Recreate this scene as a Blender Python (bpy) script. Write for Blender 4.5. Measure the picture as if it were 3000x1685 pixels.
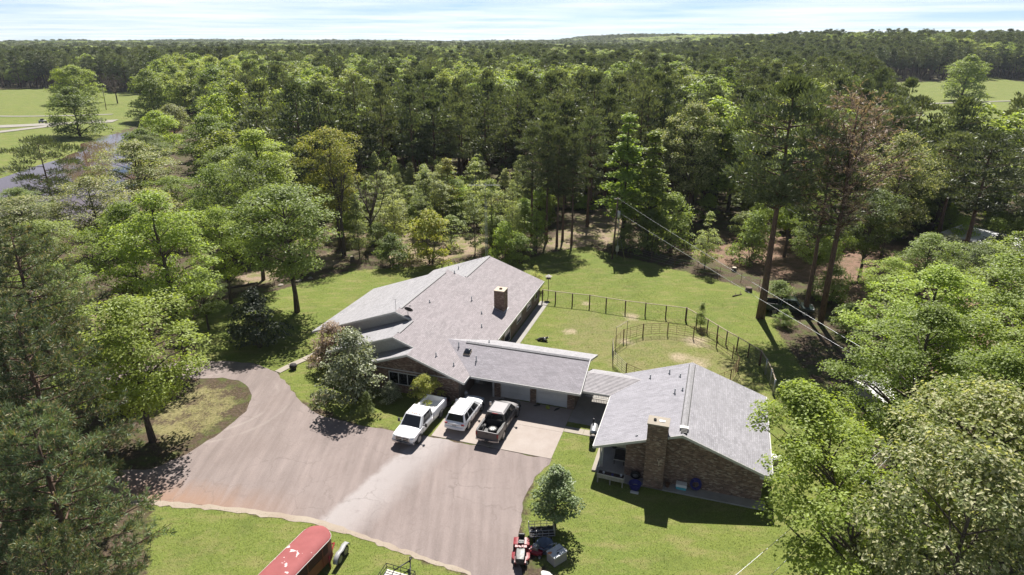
import bpy, bmesh, math, random
import numpy as np
from mathutils import Vector, Matrix

for o in list(bpy.data.objects): bpy.data.objects.remove(o)
S = bpy.context.scene
COL = S.collection
R = math.radians
rng = np.random.default_rng(7)
random.seed(7)

# ------------------------------------------------------------------ camera
cd = bpy.data.cameras.new('camera'); cam = bpy.data.objects.new('camera', cd); COL.objects.link(cam)
cam.location = (0, 0, 30); cam.rotation_euler = (R(90-21.2), 0, 0)
cd.sensor_width = 36; cd.lens = 22.64; cd.clip_start = .5; cd.clip_end = 12000
S.camera = cam
# ------------------------------------------------------------------ light
SUN_EL, SUN_AZ = R(55), R(8)
W = bpy.data.worlds.new('World'); S.world = W; W.use_nodes = True
def build_world():
    nt = W.node_tree; N = nt.nodes; L = nt.links; N.clear()
    out = N.new('ShaderNodeOutputWorld'); bg = N.new('ShaderNodeBackground'); bg.inputs['Strength'].default_value = .05
    sky = N.new('ShaderNodeTexSky'); sky.sky_type = 'NISHITA'; sky.sun_disc = False
    sky.sun_elevation = SUN_EL; sky.sun_rotation = SUN_AZ; sky.altitude = 2000
    sky.air_density = .6; sky.dust_density = 0.0; sky.ozone_density = 3.0
    tc = N.new('ShaderNodeTexCoord'); sp = N.new('ShaderNodeSeparateXYZ'); L.new(tc.outputs['Generated'], sp.inputs[0])
    # clouds on a flat layer: direction.xy / (z + small)
    mx = N.new('ShaderNodeMath'); mx.operation = 'MAXIMUM'; L.new(sp.outputs['Z'], mx.inputs[0]); mx.inputs[1].default_value = 0
    ad = N.new('ShaderNodeMath'); ad.operation = 'ADD'; L.new(mx.outputs[0], ad.inputs[0]); ad.inputs[1].default_value = .016
    dx = N.new('ShaderNodeMath'); dx.operation = 'DIVIDE'; L.new(sp.outputs['X'], dx.inputs[0]); L.new(ad.outputs[0], dx.inputs[1])
    dy = N.new('ShaderNodeMath'); dy.operation = 'DIVIDE'; L.new(sp.outputs['Y'], dy.inputs[0]); L.new(ad.outputs[0], dy.inputs[1])
    cb = N.new('ShaderNodeCombineXYZ'); L.new(dx.outputs[0], cb.inputs[0]); L.new(dy.outputs[0], cb.inputs[1])
    no = N.new('ShaderNodeTexNoise'); no.inputs['Scale'].default_value = .17; no.inputs['Detail'].default_value = 7; no.inputs['Roughness'].default_value = .55
    L.new(cb.outputs[0], no.inputs['Vector'])
    rp = N.new('ShaderNodeValToRGB'); rp.color_ramp.elements[0].position = .36; rp.color_ramp.elements[1].position = .64
    L.new(no.outputs['Fac'], rp.inputs[0])
    # a thin veil: seen edge-on near the horizon it is dense, overhead it is almost clear
    a2 = N.new('ShaderNodeMath'); a2.operation = 'ADD'; L.new(mx.outputs[0], a2.inputs[0]); a2.inputs[1].default_value = .1
    dv = N.new('ShaderNodeMath'); dv.operation = 'DIVIDE'; dv.use_clamp = True; dv.inputs[0].default_value = .11; L.new(a2.outputs[0], dv.inputs[1])
    mul = N.new('ShaderNodeMath'); mul.operation = 'MULTIPLY'; L.new(rp.outputs[0], mul.inputs[0]); L.new(dv.outputs[0], mul.inputs[1])
    mix = N.new('ShaderNodeMixRGB'); L.new(mul.outputs[0], mix.inputs[0]); L.new(sky.outputs[0], mix.inputs[1]); mix.inputs[2].default_value = (10.8, 11.1, 11.5, 1)
    L.new(mix.outputs[0], bg.inputs['Color']); L.new(bg.outputs[0], out.inputs[0])
build_world()
sd = bpy.data.lights.new('sun', 'SUN'); sun = bpy.data.objects.new('sun', sd); COL.objects.link(sun)
sd.energy = 5.0; sd.angle = R(.5); sd.color = (1, .955, .88)
sv = Vector((math.sin(SUN_AZ)*math.cos(SUN_EL), math.cos(SUN_AZ)*math.cos(SUN_EL), math.sin(SUN_EL)))
sun.rotation_euler = sv.to_track_quat('Z', 'Y').to_euler(); sun.location = (0, 60, 80)
vs = S.view_settings; vs.view_transform = 'Standard'; vs.look = 'None'; vs.exposure = 1.15; vs.gamma = 1; vs.use_curve_mapping = False

# ------------------------------------------------------------------ helpers
def tag(o, label=None, cat=None, group=None, kind=None):
    if label: o['label'] = label
    if cat: o['category'] = cat
    if group: o['group'] = group
    if kind: o['kind'] = kind
    return o
def thing(name, label, cat, loc=(0,0,0), rz=0, group=None):
    o = bpy.data.objects.new(name, None); COL.objects.link(o); o.empty_display_size = .3
    o.location = loc; o.rotation_euler = (0,0,rz)
    return tag(o, label, cat, group)
def link(name, me, parent=None, loc=None, rot=None):
    o = bpy.data.objects.new(name, me); COL.objects.link(o)
    if parent: o.parent = parent
    if loc: o.location = loc
    if rot: o.rotation_euler = rot
    return o
def copy_tree(o, parent=None):
    c = o.copy(); COL.objects.link(c)
    if parent: c.parent = parent
    for ch in list(o.children): copy_tree(ch, c)
    return c

class MB:
    """collects geometry for one mesh"""
    def __init__(s): s.v=[]; s.f=[]; s.m=[]; s.sm=[]
    def add(s, vs_, fs, m=0, smooth=False):
        b=len(s.v); s.v+= [tuple(map(float,v)) for v in vs_]
        for f in fs: s.f.append([b+i for i in f]); s.m.append(m); s.sm.append(smooth)
    def box(s, c, d, m=0, rz=0):
        x,y,z=[k/2 for k in d]; vv=[]
        ca,sa=math.cos(rz),math.sin(rz)
        for dz in (-z,z):
            for px,py in ((-x,-y),(x,-y),(x,y),(-x,y)):
                vv.append((c[0]+px*ca-py*sa, c[1]+px*sa+py*ca, c[2]+dz))
        s.add(vv,[(3,2,1,0),(4,5,6,7),(0,1,5,4),(1,2,6,5),(2,3,7,6),(3,0,4,7)],m)
    def bx(s,x0,x1,y0,y1,z0,z1,m=0): s.box(((x0+x1)/2,(y0+y1)/2,(z0+z1)/2),(x1-x0,y1-y0,z1-z0),m)
    def hexa(s, p8, m=0): s.add(p8,[(3,2,1,0),(4,5,6,7),(0,1,5,4),(1,2,6,5),(2,3,7,6),(3,0,4,7)],m)
    def prism(s, bot, top, m=0, mside=None, mbot=None):
        n=len(bot); b=len(s.v); s.v+=[tuple(map(float,p)) for p in bot]+[tuple(map(float,p)) for p in top]
        ms=m if mside is None else mside; mb=ms if mbot is None else mbot
        s.f.append([b+n+i for i in range(n)]); s.m.append(m); s.sm.append(False)
        s.f.append([b+i for i in reversed(range(n))]); s.m.append(mb); s.sm.append(False)
        for i in range(n):
            j=(i+1)%n; s.f.append([b+i,b+j,b+n+j,b+n+i]); s.m.append(ms); s.sm.append(False)
    def tube(s, pts, rad, n=6, m=0, smooth=True, cap=True):
        pts=[Vector(p) for p in pts]; rs=rad if hasattr(rad,'__len__') else [rad]*len(pts)
        rings=[]; b=len(s.v); prev=None
        for i,p in enumerate(pts):
            t=(pts[min(i+1,len(pts)-1)]-pts[max(i-1,0)]).normalized()
            a=Vector((0,0,1)) if abs(t.z)<.9 else Vector((1,0,0))
            if prev is not None: a=prev
            x=(a-t*a.dot(t)).normalized(); y=t.cross(x); prev=x
            for k in range(n):
                an=2*math.pi*k/n; s.v.append(tuple(p+(x*math.cos(an)+y*math.sin(an))*rs[i]))
        for i in range(len(pts)-1):
            for k in range(n):
                k2=(k+1)%n; s.f.append([b+i*n+k,b+i*n+k2,b+(i+1)*n+k2,b+(i+1)*n+k]); s.m.append(m); s.sm.append(smooth)
        if cap:
            s.f.append([b+k for k in reversed(range(n))]); s.m.append(m); s.sm.append(False)
            e=b+(len(pts)-1)*n; s.f.append([e+k for k in range(n)]); s.m.append(m); s.sm.append(False)
    def bar(s,a,b_,r=.02,n=4,m=0): s.tube([a,b_],r,n,m,smooth=False)
    def lathe(s, prof, c=(0,0,0), n=16, m=0, axis='z', smooth=True, close=False):
        b=len(s.v); k=len(prof)
        for i in range(n):
            a=2*math.pi*i/n
            for (r,h) in prof:
                if axis=='z': p=(c[0]+r*math.cos(a),c[1]+r*math.sin(a),c[2]+h)
                elif axis=='x': p=(c[0]+h,c[1]+r*math.cos(a),c[2]+r*math.sin(a))
                else: p=(c[0]+r*math.sin(a),c[1]+h,c[2]+r*math.cos(a))
                s.v.append(p)
        for i in range(n):
            j=(i+1)%n
            for q in range(k-1 if not close else k):
                q2=(q+1)%k
                s.f.append([b+i*k+q,b+j*k+q,b+j*k+q2,b+i*k+q2]); s.m.append(m); s.sm.append(smooth)
    def loft(s, rings, m=0, smooth=True, cap=True):
        b=len(s.v); n=len(rings[0])
        for r in rings: s.v+=[tuple(map(float,p)) for p in r]
        for i in range(len(rings)-1):
            for k in range(n):
                k2=(k+1)%n; s.f.append([b+i*n+k,b+i*n+k2,b+(i+1)*n+k2,b+(i+1)*n+k]); s.m.append(m); s.sm.append(smooth)
        if cap:
            s.f.append([b+k for k in reversed(range(n))]); s.m.append(m); s.sm.append(False)
            e=b+(len(rings)-1)*n; s.f.append([e+k for k in range(n)]); s.m.append(m); s.sm.append(False)
    def mesh(s, name, mats, sharp=None):
        me=bpy.data.meshes.new(name); me.from_pydata(s.v,[],s.f)
        for mt in (mats if isinstance(mats,(list,tuple)) else [mats]): me.materials.append(mt)
        me.polygons.foreach_set('material_index', s.m); me.polygons.foreach_set('use_smooth', s.sm)
        bm=bmesh.new(); bm.from_mesh(me); bmesh.ops.recalc_face_normals(bm, faces=bm.faces); bm.to_mesh(me); bm.free()
        if sharp: me.set_sharp_from_angle(angle=R(sharp))
        me.update(); return me
    def build(s, name, mats, parent=None, loc=None, rot=None, sharp=None):
        return link(name, s.mesh(name,mats,sharp), parent, loc, rot)

def np_mesh(name, V, F, mats, mi=None, smooth=False):
    """V (n,3), F (m,k) all faces with k corners"""
    me=bpy.data.meshes.new(name); V=np.asarray(V,np.float32); F=np.asarray(F,np.int32); m,k=F.shape
    me.vertices.add(len(V)); me.vertices.foreach_set('co',V.ravel())
    me.loops.add(m*k); me.loops.foreach_set('vertex_index',F.ravel())
    me.polygons.add(m); me.polygons.foreach_set('loop_start',np.arange(0,m*k,k,dtype=np.int32))
    try: me.polygons.foreach_set('loop_total',np.full(m,k,np.int32))
    except Exception: pass
    for mt in (mats if isinstance(mats,(list,tuple)) else [mats]): me.materials.append(mt)
    if mi is not None: me.polygons.foreach_set('material_index',np.asarray(mi,np.int32))
    me.polygons.foreach_set('use_smooth',np.full(m,smooth))
    me.update(calc_edges=True); me.validate(); return me

# ------------------------------------------------------------------ materials
def new_mat(name):
    m=bpy.data.materials.new(name); m.use_nodes=True; nt=m.node_tree; nt.nodes.clear()
    out=nt.nodes.new('ShaderNodeOutputMaterial'); return m,nt,nt.nodes,nt.links,out
def prin(N, col=None, rough=.6, metal=0, spec=.4, coat=0):
    p=N.new('ShaderNodeBsdfPrincipled')
    if col: p.inputs['Base Color'].default_value=(*col,1)
    p.inputs['Roughness'].default_value=rough; p.inputs['Metallic'].default_value=metal
    p.inputs['Specular IOR Level'].default_value=spec; p.inputs['Coat Weight'].default_value=coat
    return p
def objco(N): return N.new('ShaderNodeTexCoord').outputs['Object']
def noise(N,L,vec,scale,detail=4,rough=.55):
    n=N.new('ShaderNodeTexNoise'); n.inputs['Scale'].default_value=scale; n.inputs['Detail'].default_value=detail; n.inputs['Roughness'].default_value=rough
    if vec: L.new(vec,n.inputs['Vector'])
    return n.outputs['Fac']
def ramp(N,L,fac,stops):
    r=N.new('ShaderNodeValToRGB'); e=r.color_ramp.elements
    while len(e)<len(stops): e.new(.5)
    for i,(p,c) in enumerate(stops):
        e[i].position=p; e[i].color=(*c,1) if hasattr(c,'__len__') else (c,c,c,1)
    L.new(fac,r.inputs[0]); return r.outputs[0]
def mixc(N,L,fac,a,b,mode='MIX'):
    m=N.new('ShaderNodeMixRGB'); m.blend_type=mode
    for sock,val in ((0,fac),(1,a),(2,b)):
        if hasattr(val,'is_output') or isinstance(val,bpy.types.NodeSocket): L.new(val,m.inputs[sock])
        elif hasattr(val,'__len__'): m.inputs[sock].default_value=(*val,1)
        else: m.inputs[sock].default_value=val
    return m.outputs[0]
def mth(N,L,op,a,b=None,clamp=False):
    m=N.new('ShaderNodeMath'); m.operation=op; m.use_clamp=clamp
    for i,val in enumerate((a,b)):
        if val is None: continue
        if isinstance(val,bpy.types.NodeSocket): L.new(val,m.inputs[i])
        else: m.inputs[i].default_value=val
    return m.outputs[0]
def bump(N,L,h,strength=.3,dist=.02):
    b=N.new('ShaderNodeBump'); b.inputs['Strength'].default_value=strength; b.inputs['Distance'].default_value=dist; L.new(h,b.inputs['Height']); return b.outputs[0]
def mapping(N,L,vec,scale=(1,1,1),rot=(0,0,0)):
    m=N.new('ShaderNodeMapping'); m.inputs['Scale'].default_value=scale; m.inputs['Rotation'].default_value=rot; L.new(vec,m.inputs['Vector']); return m.outputs[0]

def dim(N,L,c,f): return mixc(N,L,1.0,c,(f,f,f),'MULTIPLY')
def plain(name,col,rough=.6,metal=0,spec=.4,var=.12,scale=6,coat=0):
    col=tuple(k*(.95 if name in ('car_white',) else .74) for k in col)
    m,nt,N,L,out=new_mat(name); p=prin(N,None,rough,metal,spec,coat)
    f=noise(N,L,objco(N),scale,5)
    c=ramp(N,L,f,[(.3,tuple(k*(1-var) for k in col)),(.7,tuple(min(1,k*(1+var)) for k in col))])
    L.new(c,p.inputs['Base Color'])
    r=mth(N,L,'ADD',mth(N,L,'MULTIPLY',f,.2),rough-.1); L.new(r,p.inputs['Roughness'])
    L.new(p.outputs[0],out.inputs[0]); return m

M={}
M['white_trim']=plain('white_trim',(.58,.57,.55),.5)
M['white_paint']=plain('white_paint',(.72,.72,.72),.45,var=.05)
M['door_white']=plain('door_white',(.66,.66,.66),.5,var=.06,scale=2)
M['soffit']=plain('soffit',(.5,.49,.46),.7)
M['dark']=plain('dark',(.02,.02,.02),.7)
M['black_rubber']=plain('black_rubber',(.022,.022,.023),.75)
M['black_plastic']=plain('black_plastic',(.025,.025,.027),.45)
M['chrome']=plain('chrome',(.62,.62,.63),.18,1,var=.04)
M['steel']=plain('steel',(.38,.38,.39),.38,.8)
M['alloy']=plain('alloy',(.5,.5,.5),.3,.9)
M['glass_dark']=plain('glass_dark',(.012,.014,.017),.06,0,.7,var=.05)
M['wood_post']=plain('wood_post',(.13,.085,.06),.8,var=.3,scale=9)
M['wood_rail']=plain('wood_rail',(.36,.29,.21),.8,var=.25,scale=7)
M['wood_grey']=plain('wood_grey',(.33,.31,.28),.8,var=.25)
M['rust']=plain('rust',(.17,.085,.05),.75,.2,var=.35,scale=8)
M['pipe']=plain('pipe',(.42,.37,.3),.6,.2,var=.25)
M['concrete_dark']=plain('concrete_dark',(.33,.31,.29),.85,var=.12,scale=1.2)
M['blue_plastic']=plain('blue_plastic',(.03,.2,.85),.4)
M['navy_plastic']=plain('navy_plastic',(.03,.03,.22),.45)
M['teal']=plain('teal',(.08,.42,.50),.5)
M['tail_red']=plain('tail_red',(.32,.02,.02),.25)
M['amber']=plain('amber',(.55,.2,.03),.3)
M['head_lens']=plain('head_lens',(.55,.56,.58),.15,.2)
M['car_white']=plain('car_white',(.78,.78,.79),.25,0,.5,var=.02,coat=.5)
M['car_dark']=plain('car_dark',(.15,.145,.15),.5,1.0,.5,var=.06,coat=.3)
M['truck_green']=plain('truck_green',(.03,.05,.045),.3,.2,coat=.5)
M['red_paint']=plain('red_paint',(.24,.018,.025),.35)
M['grey_fender']=plain('grey_fender',(.36,.36,.36),.5)
M['grey_lid']=plain('grey_lid',(.12,.17,.26),.45)
M['tan']=plain('tan',(.5,.42,.33),.7)
M['orange']=plain('orange',(.55,.2,.08),.6)
M['soil']=plain('soil',(.05,.035,.025),.9)
M['fur_black']=plain('fur_black',(.02,.02,.02),.8)
M['fur_white']=plain('fur_white',(.7,.68,.64),.8)
M['fabric_dark']=plain('fabric_dark',(.035,.03,.03),.8)
M['galv']=plain('galv',(.5,.51,.52),.4,.6)
M['wire']=plain('wire',(.45,.46,.47),.4,.7)
M['pole_wood']=plain('pole_wood',(.14,.10,.075),.85,var=.3,scale=5)
M['deck_pale']=plain('deck_pale',(.62,.58,.52),.7,var=.12,scale=3)
M['bulb']=plain('bulb',(.8,.8,.76),.3)
M['yellowgreen']=plain('yellowgreen',(.30,.33,.06),.6)

def leaf_mat(name, cols, pale=None, trans=.35, rough=.5, palef=.3, spec=.35):
    m,nt,N,L,out=new_mat(name)
    oi=N.new('ShaderNodeObjectInfo'); ge=N.new('ShaderNodeNewGeometry')
    c=ramp(N,L,oi.outputs['Random'],[(0,cols[0]),(.5,cols[1]),(1,cols[2])])
    ri=ge.outputs['Random Per Island']
    v=ramp(N,L,ri,[(0,.74),(.6,1.0),(1,1.25)])
    tv=ramp(N,L,mth(N,L,'FRACT',mth(N,L,'MULTIPLY',oi.outputs['Random'],5.77)),[(0,.72),(1,1.3)]); c=mixc(N,L,1.0,c,tv,'MULTIPLY')
    c=mixc(N,L,1.0,c,v,'MULTIPLY')
    if pale:
        f=ramp(N,L,mth(N,L,'FRACT',mth(N,L,'MULTIPLY',ri,7.31)),[(1-palef-.02,0),(1-palef,1)])
        c=mixc(N,L,f,c,pale)
    p=prin(N,None,rough,0,spec); L.new(c,p.inputs['Base Color'])
    t=N.new('ShaderNodeBsdfTranslucent'); tcol=mixc(N,L,1.0,c,(1.25,1.25,.55),'MULTIPLY'); L.new(tcol,t.inputs['Color'])
    ms=N.new('ShaderNodeMixShader'); ms.inputs[0].default_value=trans
    L.new(p.outputs[0],ms.inputs[1]); L.new(t.outputs[0],ms.inputs[2]); L.new(ms.outputs[0],out.inputs[0]); return m
LM={}
LM['green']=leaf_mat('leaf_green',[(.17,.225,.065),(.2,.255,.075),(.23,.275,.085)],trans=.46)
LM['bright']=leaf_mat('leaf_bright',[(.23,.31,.065),(.26,.34,.07),(.29,.35,.085)],trans=.5)
LM['catkin']=leaf_mat('leaf_catkin',[(.22,.26,.095),(.25,.28,.105),(.27,.29,.12)],pale=(.46,.45,.27),palef=.3,trans=.45)
LM['yellow']=leaf_mat('leaf_yellow',[(.29,.32,.075),(.31,.33,.08),(.33,.335,.09)],pale=(.45,.40,.14),palef=.15,trans=.48)
LM['pale']=leaf_mat('leaf_pale',[(.29,.34,.15),(.31,.35,.165),(.33,.35,.18)],trans=.5)
LM['olive']=leaf_mat('leaf_olive',[(.16,.185,.10),(.17,.195,.105),(.18,.2,.115)],trans=.28,pale=(.4,.42,.3),palef=.28)
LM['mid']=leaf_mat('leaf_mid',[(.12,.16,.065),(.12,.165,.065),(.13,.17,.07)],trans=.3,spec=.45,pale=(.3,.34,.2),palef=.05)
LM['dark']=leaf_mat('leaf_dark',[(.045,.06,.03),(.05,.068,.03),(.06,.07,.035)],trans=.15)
LM['pink']=leaf_mat('leaf_pink',[(.26,.19,.15),(.28,.2,.16),(.3,.22,.18)],pale=(.45,.36,.3),palef=.3)
LM['pine']=leaf_mat('needle_pine',[(.085,.108,.056),(.108,.13,.066),(.135,.155,.08)],trans=.3,rough=.5,spec=.4)
LM['pinefull']=leaf_mat('needle_near',[(.115,.16,.082),(.125,.17,.086),(.14,.172,.082)],trans=.3,rough=.5,pale=(.27,.22,.12),palef=.16)
LM['brown']=leaf_mat('needle_brown',[(.29,.21,.175),(.31,.225,.185),(.32,.235,.195)],trans=.3)
LM['wood']=leaf_mat('leaf_wood',[(.16,.22,.06),(.23,.29,.075),(.31,.345,.10)],trans=.5)
LM['grass']=leaf_mat('grass_blade',[(.11,.14,.03),(.11,.14,.03),(.11,.14,.03)],trans=.35,pale=(.21,.19,.075),palef=.25)
def bark_mat(name,a,b):
    m,nt,N,L,out=new_mat(name); p=prin(N,None,.9,0,.2)
    vec=mapping(N,L,objco(N),(5,5,.9)); f=noise(N,L,vec,2.2,5,.65)
    L.new(ramp(N,L,f,[(.3,a),(.7,b)]),p.inputs['Base Color']); L.new(bump(N,L,f,.7,.05),p.inputs['Normal']); L.new(p.outputs[0],out.inputs[0]); return m
M['bark']=bark_mat('bark',(.04,.032,.026),(.13,.105,.085))
M['bark_pine']=bark_mat('bark_pine',(.05,.035,.028),(.17,.11,.08))
M['bark_pale']=bark_mat('bark_pale',(.2,.14,.11),(.36,.27,.22))

def brick_core(name,c=(.30,.26,.22)): return plain(name,c,.9,var=.2,scale=10)
M['mortar']=brick_core('mortar',(.24,.2,.17))
def brick_piece():
    m,nt,N,L,out=new_mat('brick'); p=prin(N,None,.85,0,.25)
    ge=N.new('ShaderNodeNewGeometry'); ri=ge.outputs['Random Per Island']
    c=ramp(N,L,ri,[(0,(.07,.05,.045)),(.3,(.14,.085,.065)),(.6,(.22,.13,.095)),(.85,(.32,.23,.17)),(1,(.46,.38,.30))])
    f=noise(N,L,objco(N),25,3); c=mixc(N,L,.35,c,ramp(N,L,f,[(.3,(.06,.045,.04)),(.7,(.40,.29,.21))])); c=dim(N,L,c,.85)
    L.new(c,p.inputs['Base Color']); L.new(p.outputs[0],out.inputs[0]); return m
M['brick']=brick_piece()
def brick_wall_mat():
    m,nt,N,L,out=new_mat('brick_wall'); p=prin(N,None,.88,0,.25)
    co=objco(N); sp=N.new('ShaderNodeSeparateXYZ'); L.new(co,sp.inputs[0])
    s=mth(N,L,'ADD',sp.outputs['X'],sp.outputs['Y']); cb=N.new('ShaderNodeCombineXYZ'); L.new(s,cb.inputs[0]); L.new(sp.outputs['Z'],cb.inputs[1])
    b=N.new('ShaderNodeTexBrick'); L.new(cb.outputs[0],b.inputs['Vector']); b.inputs['Scale'].default_value=1
    b.inputs['Brick Width'].default_value=.215; b.inputs['Row Height'].default_value=.075; b.inputs['Mortar Size'].default_value=.008
    b.inputs['Color1'].default_value=(.12,.075,.06,1); b.inputs['Color2'].default_value=(.3,.2,.15,1); b.inputs['Mortar'].default_value=(.3,.27,.23,1); b.inputs['Bias'].default_value=-.1
    f=noise(N,L,co,9,4); c=mixc(N,L,.35,b.outputs['Color'],ramp(N,L,f,[(.3,(.05,.035,.03)),(.7,(.4,.3,.23))])); c=dim(N,L,c,.7)
    L.new(c,p.inputs['Base Color']); L.new(bump(N,L,b.outputs['Fac'],-.5,.01),p.inputs['Normal']); L.new(p.outputs[0],out.inputs[0]); return m
M['brick_wall']=brick_wall_mat()

def shingle_mat(name, along, tint=(.36,.325,.338), tint2=(.325,.285,.298)):
    """along: 'x' rows run along local x, 'y' rows run along local y"""
    m,nt,N,L,out=new_mat(name); p=prin(N,None,.85,0,.3); co=objco(N)
    sp=N.new('ShaderNodeSeparateXYZ'); L.new(co,sp.inputs[0]); cb=N.new('ShaderNodeCombineXYZ')
    a,b_=('X','Y') if along=='x' else ('Y','X')
    L.new(sp.outputs[a],cb.inputs[0]); L.new(sp.outputs[b_],cb.inputs[1])
    b=N.new('ShaderNodeTexBrick'); L.new(cb.outputs[0],b.inputs['Vector']); b.inputs['Scale'].default_value=1
    b.inputs['Brick Width'].default_value=.3; b.inputs['Row Height'].default_value=.14; b.inputs['Mortar Size'].default_value=.008
    b.inputs['Color1'].default_value=(*[k*.82 for k in tint],1); b.inputs['Color2'].default_value=(*[k*1.12 for k in tint],1); b.inputs['Mortar'].default_value=(*[k*.5 for k in tint],1)
    big=noise(N,L,co,.22,4,.6); mid=noise(N,L,mapping(N,L,cb.outputs[0],(.5,1.6,1)),1.1,5,.65); fine=noise(N,L,co,14,3)
    c=mixc(N,L,ramp(N,L,big,[(.35,.1),(.65,.5)]),b.outputs['Color'],tint2)
    c=mixc(N,L,.6,c,ramp(N,L,mid,[(.3,.74),(.7,1.16)]),'MULTIPLY'); c=mixc(N,L,.6,c,ramp(N,L,fine,[(.3,.75),(.7,1.25)]),'MULTIPLY')
    c=dim(N,L,c,.69); L.new(c,p.inputs['Base Color']); L.new(bump(N,L,b.outputs['Fac'],-.6,.012),p.inputs['Normal']); L.new(p.outputs[0],out.inputs[0]); return m
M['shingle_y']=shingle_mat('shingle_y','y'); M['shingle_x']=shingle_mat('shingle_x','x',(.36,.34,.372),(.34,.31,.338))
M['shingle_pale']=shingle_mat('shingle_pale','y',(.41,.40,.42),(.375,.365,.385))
M['course']=plain('course',(.42,.395,.41),.85,var=.18,scale=3)
M['ridge_cap']=plain('ridge_cap',(.40,.39,.40),.8)

# ------------------------------------------------------------------ terrain function
_fr=np.random.default_rng(3); _K=[(_fr.normal(size=2),_fr.uniform(0,6.28)) for _ in range(10)]
def vnoise(x,y,scale):
    s=0
    for k,ph in _K: s=s+np.sin((k[0]*x+k[1]*y)*2.2/scale+ph)
    return s/10**.5*.7          # roughly -1..1
def sst(a,b,x): t=np.clip((x-a)/(b-a),0,1); return t*t*(3-2*t)
POND=[(-170,142),(-126,142),(-118,163),(-119,180),(-128,194),(-135,219),(-132,240),(-121,240),(-119,220),(-113,188),(-100,160),(-84,140),(-72,122),(-78,112),(-86,102),(-100,92),(-135,88),(-170,100)]
def inpoly(x,y,poly):
    x=np.asarray(x,float); y=np.asarray(y,float); r=np.zeros(x.shape,bool); n=len(poly)
    for i in range(n):
        x1,y1=poly[i]; x2,y2=poly[(i+1)%n]
        if y1==y2: continue
        c=((y1>y)!=(y2>y))&(x<(x2-x1)*(y-y1)/(y2-y1)+x1); r^=c
    return r
def pdist(x,y,poly):
    """signed distance, positive inside"""
    x=np.asarray(x,float); y=np.asarray(y,float); d=np.full(x.shape,1e9); n=len(poly)
    for i in range(n):
        ax,ay=poly[i]; bx,by=poly[(i+1)%n]; vx,vy=bx-ax,by-ay; l=vx*vx+vy*vy+1e-9
        t=np.clip(((x-ax)*vx+(y-ay)*vy)/l,0,1); d=np.minimum(d,np.hypot(x-ax-t*vx,y-ay-t*vy))
    return np.where(inpoly(x,y,poly),d,-d)
def terrain(x,y):
    x=np.asarray(x,float); y=np.asarray(y,float); d=np.hypot(x,y)
    z=14*sst(140,330,x)*sst(440,640,y)
    far=sst(600,2400,d)
    z=z+far*(-3+3.5*vnoise(x,y,900)+3*vnoise(x+500,y,420)+sst(200,1500,x)*10)
    z=z+sst(140,400,d)*1.2*vnoise(x,y,120)
    pd=pdist(x,y,POND); z=z-2.0*sst(-9,3,pd)
    return z
# ------------------------------------------------------------------ ground
def coords(lo,hi,step,far,g=1.09):
    a=list(np.arange(lo,hi+1e-6,step)); s=step; v=hi
    while v<far: s*=g; v+=s; a.append(v)
    s=step; v=lo
    while v>-far: s*=g; v-=s; a.insert(0,v)
    return np.array(a)
LAWN=[(-30.5,56.5),(-36,66),(-36.7,72.4),(-29.8,76.4),(-22.4,83.9),(-13.8,85.3),(-2.2,89),(1.3,87.3),(4.3,91),(11.6,95),(14.9,91),(19.7,87),(26.2,81),(31.2,76),(30,68.8),(28.6,60),(28.3,53),(30.6,50),(27,40),(24,22),(8,12),(-1,20),(3.2,28),(0.6,33),(1.7,39),(3,41.1),(2,47),(-6.5,44.2),(-12.6,45.7),(-19,49.8),(-22.6,54.8)]
LAWN_FRONT=[(-25,36.15),(-13.2,34.4),(-7.2,31.8),(-2.6,29.6),(1,26),(-4,10),(-18,10),(-22,30)]
STRIP=[(-30,53.5),(-27.2,53.7),(-24.2,51.9),(-23,49),(-23.3,46),(-24.9,42.4),(-27,40),(-33,47)]
PEN_DRY=[(4,60),(6,71),(19.5,66.5),(24.3,57),(22.5,48),(12,48),(9,55)]
DIRT=[(-34,98),(-20,92),(-14,82),(-8,90),(5,95),(11,92),(12,97),(15,95),(17,99),(20,112),(19,121),(13,113),(6,98),(-10,103),(-27,104)]
REDDIRT=[(26,92),(33,82.5),(41,78),(46,60),(60,55),(72,76),(68,92),(58,96),(33,104)]
DIRT_LEFT=[(-48,66),(-40,70),(-33,78),(-24,87),(-27,92),(-40,80),(-50,72)]
FIELD_L=[(-420,428),(-286,428),(-195,372),(-150,285),(-138,246),(-136,219),(-128,194),(-119,178),(-118,163),(-126,143),(-210,140),(-330,200)]
FIELD_R=[(215,430),(262,478),(350,490),(430,430),(300,200),(110,140),(100,160),(170,300)]
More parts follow.
